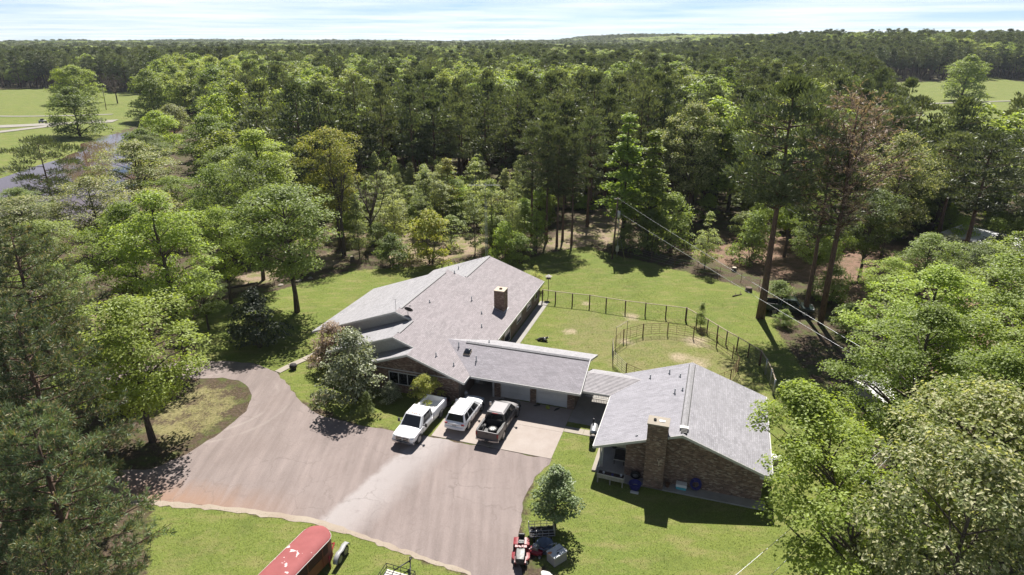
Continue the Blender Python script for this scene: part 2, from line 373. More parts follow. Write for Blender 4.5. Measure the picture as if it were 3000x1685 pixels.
def grid_ground():
    xs=coords(-60,60,.75,5200,1.085); ys=coords(8,120,.75,5200,1.085); ys=ys[ys>-60]
    X,Y=np.meshgrid(xs,ys); x=X.ravel(); y=Y.ravel(); z=terrain(x,y)
    z=z+np.where(np.hypot(x,y)<200,.03*vnoise(x,y,6),0)
    # keep flat under the house, driveway
    n,m=X.shape; idx=np.arange(n*m).reshape(n,m)
    F=np.stack([idx[:-1,:-1],idx[:-1,1:],idx[1:,1:],idx[1:,:-1]],-1).reshape(-1,4)
    z=np.where((np.abs(x)<40)&(y<70),0,z)
    me=np_mesh('ground',np.stack([x,y,z],1),F,M['ground'],smooth=True)
    def attr(nm,val):
        a=me.attributes.new(nm,'FLOAT','POINT'); a.data.foreach_set('value',np.asarray(val,np.float32))
    s=lambda p,w=1.2: np.clip(.5+pdist(x,y,p)/(2*w),0,1)
    lawn=np.maximum.reduce([s(LAWN),s(LAWN_FRONT),.53*s(STRIP,2.0),s(FIELD_L,6),s(FIELD_R,6)])
    attr('lawn',lawn); attr('dirt',np.maximum.reduce([s(DIRT,2.5),s(DIRT_LEFT,3)]))
    attr('red',s(REDDIRT,4)); 
    dry=np.maximum.reduce([.6*s(PEN_DRY,2),1.25*s(STRIP,2),.25*s(LAWN_FRONT,3)]); attr('dry',dry)
    # packed soil where people and animals walk: gate, pen track
    r=np.hypot(x-16,y-57); track=.42*np.exp(-((r-5.6)/.6)**2)*np.clip(.6+.6*vnoise(x,y,5),0,1)
    for cx,cy,w in ((19.5,61.5,2.0),(6.3,64,1.2),(12.0,61.5,1.3),(13.8,68.0,1.6),(9,72,1.0),(17,58,1.6),(18.4,56.7,1.6)): track=np.maximum(track,.8*np.exp(-((x-cx)**2+(y-cy)**2)/w**2))
    attr('worn',track)
    o=link('ground',me); tag(o,kind='structure'); return o
def ground_mat():
    m,nt,N,L,out=new_mat('ground'); p=prin(N,None,.95,0,.15)
    geo=N.new('ShaderNodeNewGeometry'); pos=geo.outputs['Position']
    def at(n): a=N.new('ShaderNodeAttribute'); a.attribute_name=n; return a.outputs['Fac']
    n1=noise(N,L,pos,.12,4); n2=noise(N,L,pos,.7,5,.6); n3=noise(N,L,pos,4.5,5,.7); n4=noise(N,L,pos,16,3,.7)
    def edge(nm,amp=.55,lo=.42,hi=.58):
        a=mth(N,L,'ADD',at(nm),mth(N,L,'MULTIPLY',mth(N,L,'SUBTRACT',mth(N,L,'ADD',mth(N,L,'MULTIPLY',n2,.6),mth(N,L,'MULTIPLY',n3,.4)),.5),amp*2))
        return ramp(N,L,a,[(lo,0),(hi,1)])
    # lawn
    g=ramp(N,L,n3,[(.28,(.08,.115,.026)),(.5,(.137,.178,.038)),(.72,(.192,.23,.057))])
    g=mixc(N,L,ramp(N,L,n1,[(.35,0),(.7,.6)]),g,(.178,.198,.046))
    g=mixc(N,L,ramp(N,L,n2,[(.5,0),(.8,.5)]),g,(.125,.165,.04))
    n5=noise(N,L,mapping(N,L,pos,(.35,.9,1),(0,0,R(-24))),1.0,6,.7); g=mixc(N,L,ramp(N,L,n5,[(.48,0),(.68,.8)]),g,(.24,.215,.09))
    n6=noise(N,L,pos,.3,6,.7); g=mixc(N,L,ramp(N,L,n6,[(.52,0),(.68,.65)]),g,(.095,.125,.03))
    g=mixc(N,L,.8,g,ramp(N,L,n4,[(.3,.5),(.7,1.5)]),'MULTIPLY')
    dryc=ramp(N,L,n3,[(.3,(.17,.135,.075)),(.7,(.31,.26,.14))])
    g=mixc(N,L,mth(N,L,'MULTIPLY',edge('dry',.9,.3,.9),.75),g,dryc)
    wornc=ramp(N,L,n3,[(.3,(.3,.24,.16)),(.7,(.45,.37,.26))])
    g=mixc(N,L,edge('worn',.5,.4,.8),g,wornc)
    # forest floor
    f=ramp(N,L,n3,[(.25,(.04,.03,.02)),(.5,(.085,.062,.042)),(.75,(.17,.125,.09))])
    f=mixc(N,L,ramp(N,L,n2,[(.47,0),(.62,.85)]),f,(.085,.105,.03))
    d=ramp(N,L,n3,[(.25,(.17,.12,.085)),(.75,(.38,.29,.22))]); d=mixc(N,L,ramp(N,L,n2,[(.42,0),(.6,.85)]),d,(.15,.16,.05))
    rd=ramp(N,L,n3,[(.25,(.12,.07,.05)),(.75,(.32,.21,.155))]); rd=mixc(N,L,ramp(N,L,n2,[(.45,0),(.62,.8)]),rd,(.10,.085,.045))
    f=mixc(N,L,edge('dirt'),f,d); f=mixc(N,L,edge('red'),f,rd)
    c=dim(N,L,mixc(N,L,edge('lawn'),f,g),.8)
    L.new(c,p.inputs['Base Color']); h=mth(N,L,'ADD',n3,mth(N,L,'MULTIPLY',n4,.7)); L.new(bump(N,L,h,.55,.08),p.inputs['Normal'])
    L.new(p.outputs[0],out.inputs[0]); return m
M['ground']=ground_mat()
grid_ground()

# ------------------------------------------------------------------ paved surfaces
def sheet(name,poly,z,mat,thick=.0,kind='structure'):
    mb=MB()
    if thick: mb.prism([(x,y,z-thick) for x,y in poly],[(x,y,z) for x,y in poly])
    else: mb.add([(x,y,z) for x,y in poly],[list(range(len(poly)))])
    me=mb.mesh(name,mat); bm=bmesh.new(); bm.from_mesh(me); bmesh.ops.triangulate(bm,faces=[f for f in bm.faces if len(f.verts)>4]); bm.to_mesh(me); bm.free()
    o=link(name,me); tag(o,kind=kind); return o
def asphalt_mat():
    m,nt,N,L,out=new_mat('asphalt'); p=prin(N,None,.9,0,.25); pos=N.new('ShaderNodeNewGeometry').outputs['Position']
    n1=noise(N,L,pos,.18,5,.6); n2=noise(N,L,pos,1.3,5,.65); n3=noise(N,L,pos,18,4,.75)
    # worn streaks along the wheel lanes (direction of the parked cars)
    st=noise(N,L,mapping(N,L,pos,(1.5,.12,1),(0,0,R(30))),1.0,5,.6)
    c=ramp(N,L,n1,[(.3,(.245,.198,.185)),(.7,(.30,.248,.234))])
    c=mixc(N,L,.8,c,ramp(N,L,st,[(.3,.78),(.7,1.2)]),'MULTIPLY')
    c=mixc(N,L,.6,c,ramp(N,L,n3,[(.3,.7),(.7,1.3)]),'MULTIPLY')
    # red soil washed over the low left front edge
    sp=N.new('ShaderNodeSeparateXYZ'); L.new(pos,sp.inputs[0])
    e=mth(N,L,'ADD',mth(N,L,'MULTIPLY',sp.outputs['X'],.172),sp.outputs['Y'])     # distance measure to the front edge
    e=mth(N,L,'SUBTRACT',e,32.15)
    near=ramp(N,L,mth(N,L,'ADD',mth(N,L,'MULTIPLY',e,.28),mth(N,L,'MULTIPLY',mth(N,L,'SUBTRACT',st,.5),.9)),[(.12,1),(.75,0)])
    lft=ramp(N,L,mth(N,L,'MULTIPLY',mth(N,L,'ADD',sp.outputs['X'],26),.08),[(.35,1),(1,0)])
    c=mixc(N,L,mth(N,L,'MULTIPLY',mth(N,L,'MULTIPLY',near,lft),.75),c,(.34,.205,.14))
    # pale band of newer seal running down from the apron
    b=mth(N,L,'ADD',mth(N,L,'MULTIPLY',sp.outputs['X'],1.0),mth(N,L,'MULTIPLY',sp.outputs['Y'],-.55))
    b=mth(N,L,'ADD',b,32.0)
    b=mth(N,L,'ADD',b,mth(N,L,'MULTIPLY',mth(N,L,'SUBTRACT',n2,.5),1.2))
    band=ramp(N,L,mth(N,L,'MULTIPLY',b,.2),[(0,0),(.12,.85),(.45,.7),(.9,0)])
    c=mixc(N,L,band,c,(.42,.385,.38))
    n7=noise(N,L,pos,.55,6,.72); c=mixc(N,L,ramp(N,L,n7,[(.58,0),(.72,.45)]),c,(.19,.15,.145)); n8=noise(N,L,pos,2.6,4,.7); c=mixc(N,L,ramp(N,L,n8,[(.66,0),(.74,.4)]),c,(.15,.12,.115))
    c=mixc(N,L,.5,c,ramp(N,L,noise(N,L,pos,40,2,.8),[(.3,.7),(.7,1.3)]),'MULTIPLY')
    # pale curved tyre marks in the bend
    for cx_,cy_,r_ in ((-26.2,49.6,5.2),(-26.2,49.6,6.6)):
        vd=N.new('ShaderNodeVectorMath'); vd.operation='DISTANCE'; L.new(pos,vd.inputs[0]); vd.inputs[1].default_value=(cx_,cy_,0)
        q=mth(N,L,'ABSOLUTE',mth(N,L,'SUBTRACT',vd.outputs['Value'],r_)); q=ramp(N,L,mth(N,L,'ADD',q,mth(N,L,'MULTIPLY',mth(N,L,'SUBTRACT',n2,.5),.25)),[(.05,1),(.2,0)])
        q=mth(N,L,'MULTIPLY',q,ramp(N,L,n1,[(.42,.04),(.6,.35)])); c=mixc(N,L,q,c,(.42,.37,.34))
    # cracks
    vo=N.new('ShaderNodeTexVoronoi'); vo.feature='DISTANCE_TO_EDGE'; vo.inputs['Scale'].default_value=.35
    wv=N.new('ShaderNodeVectorMath'); wv.operation='ADD'; L.new(pos,wv.inputs[0])
    nn=N.new('ShaderNodeTexNoise'); nn.inputs['Scale'].default_value=1.2; nn.inputs['Detail'].default_value=5; L.new(pos,nn.inputs['Vector']); L.new(nn.outputs['Color'],wv.inputs[1]); L.new(wv.outputs[0],vo.inputs['Vector'])
    ck=ramp(N,L,vo.outputs['Distance'],[(.004,1),(.016,0)]); ck=mth(N,L,'MULTIPLY',ck,ramp(N,L,n1,[(.42,0),(.65,.42)]))
    c=mixc(N,L,ck,c,(.13,.105,.095))
    c=dim(N,L,c,.69); L.new(c,p.inputs['Base Color']); L.new(bump(N,L,n3,.3,.015),p.inputs['Normal']); L.new(p.outputs[0],out.inputs[0]); return m
M['asphalt']=asphalt_mat()
def concrete_mat(name,a,b):
    m,nt,N,L,out=new_mat(name); p=prin(N,None,.85,0,.3); pos=N.new('ShaderNodeNewGeometry').outputs['Position']
    n1=noise(N,L,pos,.5,5,.6); n3=noise(N,L,pos,15,4,.7)
    c=ramp(N,L,n1,[(.3,a),(.7,b)]); c=mixc(N,L,.4,c,ramp(N,L,n3,[(.3,.75),(.7,1.22)]),'MULTIPLY'); c=dim(N,L,c,.69)
    L.new(c,p.inputs['Base Color']); L.new(p.outputs[0],out.inputs[0]); return m
M['concrete']=concrete_mat('concrete',(.37,.31,.275),(.44,.385,.35))
M['path']=concrete_mat('path',(.33,.29,.24),(.42,.37,.31))
M['edge_sand']=concrete_mat('edge_sand',(.36,.29,.23),(.42,.36,.29))

def ragged(poly,amp,step,seed):
    q=random.Random(seed); out=[]
    for i in range(len(poly)):
        (x0,y0),(x1,y1)=poly[i],poly[(i+1)%len(poly)]; n=max(1,int(math.hypot(x1-x0,y1-y0)/step))
        for k in range(n): out.append((x0+(x1-x0)*k/n+q.uniform(-amp,amp)*(k>0),y0+(y1-y0)*k/n+q.uniform(-amp,amp)*(k>0)))
    return out
ASPH=[(1.2,26.5),(-2.57,29.72),(-3.45,30.25),(-7.21,31.87),(-13.19,34.38),(-19,35.5),(-25.04,36.27),(-30,36.6),(-36,36.2),(-44,35),(-44,38.5),(-36,39.6),(-30,39.8),(-26.9,39.9),(-25.6,41.2),(-24.81,42.39),(-23.95,44.0),(-23.28,46.3),(-22.87,47.85),(-23.2,49.81),(-24.24,51.9),(-25.68,53.23),(-27.4,53.76),(-31,53.6),(-38,52.6),(-50,50),(-50,53.4),(-38,56),(-31.04,57),(-28.81,57.14),(-25.43,56.55),(-22.59,54.77),(-21.01,52.63),(-18.95,49.81),(-17.48,48.16),(-15.77,46.91),(-12.64,45.71),(-9.31,44.75),(-6.3,43.9),(3.01,41.05),(2.4,40),(1.66,38.96),(0.89,36.77),(.5,33.64),(.3,30.88),(1.0,28.5)]
sheet('driveway',ragged(ASPH,.13,.6,4),.012,M['asphalt'])
# sandy rim along the front edge of the asphalt
rim=[(-2.4,29.55),(-3.4,30.0),(-7.15,31.6),(-13.15,34.1),(-19,35.2),(-25.0,35.95),(-26.5,36.0),(-26.5,36.45),(-25.04,36.4),(-19,35.68),(-13.3,34.62),(-7.4,32.1),(-3.6,30.5),(-2.5,29.95)]
sheet('driveway_edge',ragged(rim,.11,.45,5),.02,M['edge_sand'])
AZ=R(18); HX,HY=-1.0,46.0
def lw(v,u): return (HX+v*math.cos(AZ)+u*math.sin(AZ), HY-v*math.sin(AZ)+u*math.cos(AZ))
def slab_row(name,rects,z,th,mat):
    for a,b,c,d in rects:
        mb=MB(); mb.bx(a,b,c,d,z-th,z); o=mb.build(name,mat,None,(HX,HY,0),(0,0,-AZ)); tag(o,kind='structure')
slab_row('parking_slab',[(-4.7,.28,-3.42,.28),(.3,5.3,-3.42,.28),(-4.7,.28,.30,9.2),(.3,5.3,.30,3.9)],.03,.12,M['concrete'])
slab_row('walkway',[(5.33,6.9,.45,1.25),(6.92,8.5,.45,1.25)],.035,.1,M['path'])
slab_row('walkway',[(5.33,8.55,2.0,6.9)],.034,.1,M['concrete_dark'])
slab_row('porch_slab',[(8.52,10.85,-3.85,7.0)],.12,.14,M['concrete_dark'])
slab_row('porch_slab',[(8.52,8.78,-3.9,7.0)],.124,.14,M['path'])
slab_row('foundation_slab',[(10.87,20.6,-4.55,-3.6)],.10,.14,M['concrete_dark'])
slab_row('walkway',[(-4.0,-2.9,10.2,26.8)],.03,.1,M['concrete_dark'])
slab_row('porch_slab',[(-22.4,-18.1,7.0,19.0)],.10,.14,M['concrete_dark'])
# stepped garden path on the left, paving slab by paving slab
pts=[(-22.55,54.75),(-21.75,56.1),(-20.75,57.4),(-19.9,58.7),(-19.3,59.9)]
for i in range(4):
    (x0,y0),(x1,y1)=pts[i],pts[i+1]; a=math.atan2(y1-y0,x1-x0); l=math.hypot(x1-x0,y1-y0)
    mb=MB(); mb.box((0,0,.0),(l-.06,.75,.1)); o=mb.build('path_slab',M['path'],None,((x0+x1)/2,(y0+y1)/2,.012+.01*i),(0,0,a)); tag(o,kind='structure')
# gravel lane and road in the far left field
def gravel(): return concrete_mat('gravel',(.30,.28,.24),(.38,.35,.31))
M['gravel']=gravel()
def strip(name,pl,w,mat,dz=.15):
    V=[];F=[]; n=len(pl)
    for i,(x,y) in enumerate(pl):
        a=np.array(pl[min(i+1,n-1)])-np.array(pl[max(i-1,0)]); a=a/np.hypot(*a); nx,ny=-a[1]*w/2,a[0]*w/2
        for sx in (1,-1): V.append((x+sx*nx,y+sx*ny,float(terrain(x+sx*nx,y+sx*ny))+dz))
    for i in range(n-1): F.append((2*i,2*i+1,2*i+3,2*i+2))
    o=link(name,np_mesh(name,V,F,mat,smooth=True)); tag(o,kind='structure')
def dens(pl,k=12):
    out=[]
    for i in range(len(pl)-1):
        for t in np.linspace(0,1,k,endpoint=False): out.append((pl[i][0]*(1-t)+pl[i+1][0]*t,pl[i][1]*(1-t)+pl[i+1][1]*t))
    return out+[pl[-1]]
strip('gravel_road',dens([(-330,228),(-240,234),(-182,241),(-150,250)]),9,M['gravel'])
strip('farm_lane',dens([(-330,270),(-205,272),(-165,274)]),2.6,M['gravel'])
strip('gravel_road',dens([(-166,240),(-176,221),(-178,212)]),6,M['gravel'])
strip('farm_lane',dens([(290,350),(240,340),(200,330)]),3,M['gravel'],.2)
# pond
def water_mat():
    m,nt,N,L,out=new_mat('water'); p=prin(N,(.10,.062,.04),.05,0,.6); pos=N.new('ShaderNodeNewGeometry').outputs['Position']
    n=noise(N,L,pos,.8,4); L.new(bump(N,L,n,.08,.05),p.inputs['Normal']); L.new(p.outputs[0],out.inputs[0]); return m
M['water']=water_mat()
cx=sum(p[0] for p in POND)/len(POND); cy=sum(p[1] for p in POND)/len(POND)
sheet('pond_water',[(-185,140),(-120,150),(-126,190),(-142,215),(-138,250),(-116,248),(-112,222),(-106,188),(-92,160),(-76,140),(-64,120),(-70,106),(-80,94),(-100,84),(-140,80),(-185,90)],-.75,M['water'])
# ================================================================== HOUSE
PITCH=.36
def roof_plane(name, poly, zf, parent, mat, th=.14, grow=0):
    """poly in (v,u); zf(v,u)->z of the top; white fascia on the cut edges"""
    mb=MB(); top=[(v,u,zf(v,u)) for v,u in poly]; bot=[(x,y,z-th) for x,y,z in top]
    mb.prism(bot,top,0,1,2)
    me=mb.mesh(name,[mat,M['white_trim'],M['soffit']]); bm=bmesh.new(); bm.from_mesh(me)
    bmesh.ops.triangulate(bm,faces=[f for f in bm.faces if len(f.verts)>4]); bm.to_mesh(me); bm.free()
    return link(name,me,parent)
def board(name,a,b,h,t,mat,parent,drop=0):
    """board along the segment a-b, height h (downwards), thickness t across in plan"""
    a=Vector(a); b=Vector(b); d=(b-a); pl=Vector((d.x,d.y,0)).normalized(); n=Vector((-pl.y,pl.x,0))*t/2
    mb=MB(); dn=Vector((0,0,-h))
    mb.hexa([a-n+dn,b-n+dn,b+n+dn,a+n+dn,a-n,b-n,b+n,a+n]); return mb.build(name,mat,parent)
def wall_box(x0,x1,y0,y1,z0,z1,mat,parent,name='wall'):
    mb=MB(); mb.bx(x0,x1,y0,y1,z0,z1); return mb.build(name,mat,parent)
def gable_wall(name,pts,y0,y1,mat,parent):
    mb=MB(); mb.prism([(v,y0,z) for v,z in pts],[(v,y1,z) for v,z in pts]); return mb.build(name,mat,parent)
def window_x(parent,x,y0,y1,z0,z1,face=1,panes=2):
    """window in a wall of constant x; face=+1 looks to +x"""
    f=MB(); t=.07; d=.05
    for a,b,c,e in ((y0,y1,z0-t,z0),(y0,y1,z1,z1+t),(y0-t,y0,z0-t,z1+t),(y1,y1+t,z0-t,z1+t)): f.bx(x-d,x+d,a,b,c,e)
    w=f.build('window',M['white_trim'],parent)
    for i in range(panes):
        a=y0+(y1-y0)*i/panes; b=y0+(y1-y0)*(i+1)/panes; g=MB(); g.bx(x-.02,x+.025,a+.025,b-.025,z0+.01,z1-.01); g.build('pane',M['glass_dark'],w)
    return w
def window_y(parent,y,x0,x1,z0,z1,panes=2):
    f=MB(); t=.07; d=.05
    for a,b,c,e in ((x0,x1,z0-t,z0),(x0,x1,z1,z1+t),(x0-t,x0,z0-t,z1+t),(x1,x1+t,z0-t,z1+t)): f.bx(a,b,y-d,y+d,c,e)
    for i in range(1,panes):
        q=x0+(x1-x0)*i/panes; f.bx(q-.03,q+.03,y-d,y+.02,z0,z1)
    w=f.build('window',M['white_trim'],parent)
    for i in range(panes):
        a=x0+(x1-x0)*i/panes; b=x0+(x1-x0)*(i+1)/panes; g=MB(); g.bx(a+.03,b-.03,y-.025,y+.02,z0+.01,z1-.01); g.build('pane',M['glass_dark'],w)
    return w
def bricks(name, faces, parent, lim=None, seed=1):
    """real bricks on wall faces: faces = [(origin, dir, length, zfun(t)->(z0,z1), normal)]; one joined part"""
    rr=random.Random(seed); V=[];F=[]
    L_,H_,g=.205,.066,.010; d=.012
    for (ox,oy),(dx,dy),ln,zf,(nx,ny) in faces:
        zmax=max(zf(0)[1],zf(ln)[1],zf(ln/2)[1]); zmin=zf(0)[0]; row=0; z=zmin
        while z<zmax:
            t=-(L_/2 if row%2 else 0)
            while t<ln:
                a=max(t,0.0); b=min(t+L_,ln); mid=(a+b)/2
                if b-a>.04 and z+H_*.6<zf(mid)[1]:
                    z1=min(z+H_,zf(mid)[1]); e=d*rr.uniform(.5,1.25); bi=len(V)
                    for off in (-.004,e):
                        for tt,zz in ((a,z),(b,z),(b,z1),(a,z1)): V.append((ox+dx*tt+nx*off,oy+dy*tt+ny*off,zz))
                    F+= [(bi+4,bi+5,bi+6,bi+7),(bi,bi+1,bi+5,bi+4),(bi+1,bi+2,bi+6,bi+5),(bi+2,bi+3,bi+7,bi+6),(bi+3,bi,bi+4,bi+7)]
                t+=L_+g
            z+=H_+g; row+=1
    me=np_mesh(name,V,F,M['brick']); bm=bmesh.new(); bm.from_mesh(me); bmesh.ops.recalc_face_normals(bm,faces=bm.faces); bm.to_mesh(me); bm.free()
    o=link(name,me,parent); o['kind']='stuff'; return o
def vent_pipe(parent,v,u,z,h=.4,r=.05):
    mb=MB(); mb.lathe([(0,0),(r*2.6,.0),(r*1.3,.06),(r,.08),(r,h),(0,h)],(v,u,z-.02),10); return mb.build('vent_pipe',M['galv'],parent)

def main_house():
    H=thing('ranch_house','long low brick ranch house with stepped grey shingle gables and tall brick chimney','house',(HX,HY,0),-AZ)
    zr=lambda v,u: 2.5+PITCH*(-3.7-v)
    e=.0
    # shared big slope towards the yard
    roof_plane('roof',[(-3.7,27.2),(-10.75,27.2),(-10.75,19.1),(-12.75,19.1),(-12.75,6.6),(-11.0,6.6),(-11.0,2.7),(-8.95,2.7),(-8.95,1.3),(-3.7,1.3)],zr,H,M['shingle_y'])
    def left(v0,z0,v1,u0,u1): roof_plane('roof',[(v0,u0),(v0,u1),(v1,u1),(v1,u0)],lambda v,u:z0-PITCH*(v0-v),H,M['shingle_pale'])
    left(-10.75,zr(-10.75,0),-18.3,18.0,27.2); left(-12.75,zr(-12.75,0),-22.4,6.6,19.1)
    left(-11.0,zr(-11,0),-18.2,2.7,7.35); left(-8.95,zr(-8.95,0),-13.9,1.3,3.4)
    # ridge caps (dark gap line beside a raised vent strip)
    for v,u0,u1 in ((-10.75,19.4,27.0),(-12.75,7.5,18.2),(-11.0,3.7,6.4)):
        z=zr(v,0); mb=MB(); mb.prism([(v-.16,u0,z-.05),(v,u0,z+.005),(v+.16,u0,z-.05),(v,u0,z+.055)],[(v-.16,u1,z-.05),(v,u1,z+.005),(v+.16,u1,z-.05),(v,u1,z+.055)],0); mb.build('ridge_vent',M['ridge_cap'],H)
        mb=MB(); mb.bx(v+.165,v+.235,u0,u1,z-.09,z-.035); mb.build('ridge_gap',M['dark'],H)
    # walls
    wall_box(-18,-4.15,7.5,26.9,0,2.38,M['brick_wall'],H); wall_box(-16.5,-4.4,3.4,7.5,0,2.4,M['brick_wall'],H)
    zl=lambda v0,v: zr(v0,0)-PITCH*(v0-v)
    # brick front gable with a dark bay window
    gable_wall('wall',[(-13.4,0),(-4.5,0),(-4.5,zr(-4.5,0)-.16),(-8.95,zr(-8.95,0)-.16),(-13.4,zl(-8.95,-13.4)-.16)],2.0,2.25,M['mortar'],H)
    zf=lambda t: (0,(zr(-13.4+t,0) if -13.4+t>-8.95 else zl(-8.95,-13.4+t))-.18)
    bricks('brickwork',[((-13.4,1.995),(1,0),8.9,zf,(0,-1))],H,seed=2)
    wall_box(-13.4,-4.4,2.25,3.4,0,2.3,M['mortar'],H)
    window_y(H,1.96,-11.2,-7.6,.9,2.0,4)
    board('fascia',(-13.3,1.93,2.35),(-4.6,1.93,2.35),.08,.05,M['white_trim'],H)
    # sided gables: every vertical board a piece of its own
    def siding(u,v0,v1,topf,botf,w=.2):
        n=int((v1-v0)/w)
        for i in range(n):
            a=v0+i*w; b=a+w-.022; pts=[(a,botf(a)),(b,botf(b)),(b,topf(b)),(a,topf(a))]
            if min(topf(a)-botf(a),topf(b)-botf(b))<.03: continue
            mb=MB(); mb.prism([(v,u-.02,z) for v,z in pts],[(v,u,z) for v,z in pts]); mb.build('siding_board',M['white_trim'],H)
    r2=lambda v:(zr(v,0) if v>-12.75 else zl(-12.75,v))-.15
    r3=lambda v:(zr(v,0) if v>-11 else zl(-11,v))-.15
    gable_wall('gable_wall',[(-22.0,2.18),(-11.05,2.18),(-11.05,r2(-11.05)),(-12.75,r2(-12.75)),(-22.0,r2(-22.0))],7.22,7.4,M['soffit'],H)
    siding(7.215,-22.0,-11.3,r2,lambda v:2.2)
    gable_wall('gable_wall',[(-16.5,1.5),(-9.0,1.5),(-9.0,r3(-9.0)),(-11,r3(-11)),(-16.5,r3(-16.5))],3.32,3.5,M['soffit'],H)
    siding(3.315,-16.4,-9.1,r3,lambda v:2.0)
    # eave boards and gutters
    for a,b in (((-3.68,1.3,2.5),(-3.68,2.55,2.5)),((-3.68,10.2,2.5),(-3.68,27.2,2.5))):
        board('fascia',(a[0],a[1],a[2]-.01),(b[0],b[1],b[2]-.01),.2,.06,M['white_trim'],H)
    def rake(u,v0,z0,v1,z1):
        board('fascia',(v0,u-.03,z0-.02),(v1,u-.03,z1-.02),.2,.05,M['white_trim'],H)
    rake(1.3,-8.95,zr(-8.95,0),-3.7,2.5); rake(1.3,-8.95,zr(-8.95,0),-13.9,zl(-8.95,-13.9))
    rake(2.7,-11,zr(-11,0),-8.95,zr(-8.95,0)); rake(2.7,-11,zr(-11,0),-18.2,zl(-11,-18.2))
    rake(6.6,-12.75,zr(-12.75,0),-11,zr(-11,0)); rake(6.6,-12.75,zr(-12.75,0),-22.4,zl(-12.75,-22.4))
    # long yard wall: windows, door, dark vertical boards
    for y0,y1,z0,z1,p in ((10.6,12.2,.9,2.1,2),(13.4,15.2,.25,2.15,2),(17.6,19.2,.9,2.1,2),(21.4,23.0,.9,2.1,2),(24.6,25.8,.9,2.1,2)): window_x(H,-4.13,y0,y1,z0,z1,1,p)
    # porch posts and beam on the left
    for v,u in ((-21.9,7.5),(-21.9,11.3),(-21.9,15.1),(-21.9,18.7)):
        mb=MB(); mb.bx(v-.09,v+.09,u-.09,u+.09,.1,2.2); mb.build('porch_post',M['wood_post'],H)
    mb=MB(); mb.bx(-22.0,-21.8,7.42,18.9,2.0,2.2); mb.build('porch_beam',M['wood_grey'],H)
    # chimney of the long roof
    cv0,cv1,cu0,cu1=-6.05,-4.95,15.75,16.95
    ch=wall_box(cv0,cv1,cu0,cu1,2.2,5.25,M['mortar'],H,'chimney')
    zc=lambda a:(lambda t:(2.6,5.22))
    bricks('brickwork',[((cv0,cu0),(1,0),cv1-cv0,lambda t:(2.62,5.22),(0,-1)),((cv1,cu0),(0,1),cu1-cu0,lambda t:(2.62,5.22),(1,0)),((cv0,cu0),(0,1),cu1-cu0,lambda t:(2.9,5.22),(-1,0)),((cv0,cu1),(1,0),cv1-cv0,lambda t:(2.9,5.22),(0,1))],ch,seed=5)
    mb=MB(); mb.bx(cv0-.03,cv1+.03,cu0-.03,cu1+.03,5.22,5.30); mb.build('chimney_cap',M['tan'],ch)
    mb=MB(); mb.lathe([(.17,0),(.17,.09),(.13,.09),(.13,0)],((cv0+cv1)/2,(cu0+cu1)/2,5.3),12); mb.build('flue',M['rust'],ch)
    mb=MB(); z=zr(cv1,0); mb.hexa([(cv0-.08,cu0-.1,zr(cv0,0)+.0),(cv1+.12,cu0-.1,zr(cv1+.12,0)+.0),(cv1+.12,cu1+.08,zr(cv1+.12,0)),(cv0-.08,cu1+.08,zr(cv0,0)),(cv0-.08,cu0-.1,zr(cv0,0)+.06),(cv1+.12,cu0-.1,zr(cv1+.12,0)+.06),(cv1+.12,cu1+.08,zr(cv1+.12,0)+.06),(cv0-.08,cu1+.08,zr(cv0,0)+.06)]); mb.build('flashing',M['galv'],ch)
    for v,u,h in ((-8.3,15.0,.5),(-6.6,13.4,.3),(-11.2,10.9,.3),(-5.7,11.0,.35),(-11.9,19.0,.35),(-7.0,3.0,.4),(-5.3,2.9,.35),(-13.5,24.0,.4)):
        z=zr(v,u) if v>-12 else zl(-10.75,v); vent_pipe(H,v,u,z,h)
    # ------------- garage wing
    zg=lambda v,u: 2.47+PITCH*(u-2.6) if u<=6.35 else 3.82-PITCH*(u-6.35)
    roof_plane('roof',[(6.15,2.6),(6.15,6.35),(-7.34,6.35),(-3.6,2.6)],lambda v,u:2.47+PITCH*(u-2.6),H,M['shingle_x'])
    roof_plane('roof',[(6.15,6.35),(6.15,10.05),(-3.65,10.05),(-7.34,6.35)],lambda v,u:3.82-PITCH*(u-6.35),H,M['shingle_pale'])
    mb=MB(); mb.prism([(-5.4,6.2,3.79),(-5.4,6.35,3.84),(-5.4,6.5,3.79),(-5.4,6.35,3.885)],[(6.1,6.2,3.79),(6.1,6.35,3.84),(6.1,6.5,3.79),(6.1,6.35,3.885)],0); mb.build('ridge_vent',M['shingle_pale'],H)
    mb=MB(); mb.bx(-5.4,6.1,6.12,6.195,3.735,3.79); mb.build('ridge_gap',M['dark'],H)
    board('fascia',(-3.6,2.575,2.46),(6.18,2.575,2.46),.2,.05,M['white_trim'],H)
    board('fascia',(6.18,2.6,2.46),(6.18,6.35,3.81),.2,.05,M['white_trim'],H); board('fascia',(6.18,6.35,3.81),(6.18,10.05,2.48),.2,.05,M['white_trim'],H)
    # garage walls: brick piers, doors, open bay
    for a,b in ((-1.9,-1.3),(1.44,1.98),(4.78,5.4)):
        wall_box(a,b,3.95,4.2,0,2.6,M['mortar'],H,'brick_pier'); bricks('brickwork',[((a,3.945),(1,0),b-a,lambda t:(.03,2.5),(0,-1))],H,seed=int(a*10)+50)
    wall_box(-4.6,5.4,3.97,4.18,2.28,2.62,M['soffit'],H,'header')
    mb=MB(); pp=[(4.2,0),(9.4,0),(9.4,2.56),(6.35,3.66),(4.2,2.89)]; mb.prism([(5.21,u,z) for u,z in pp],[(5.4,u,z) for u,z in pp]); mb.build('gable_wall',M['brick_wall'],H)
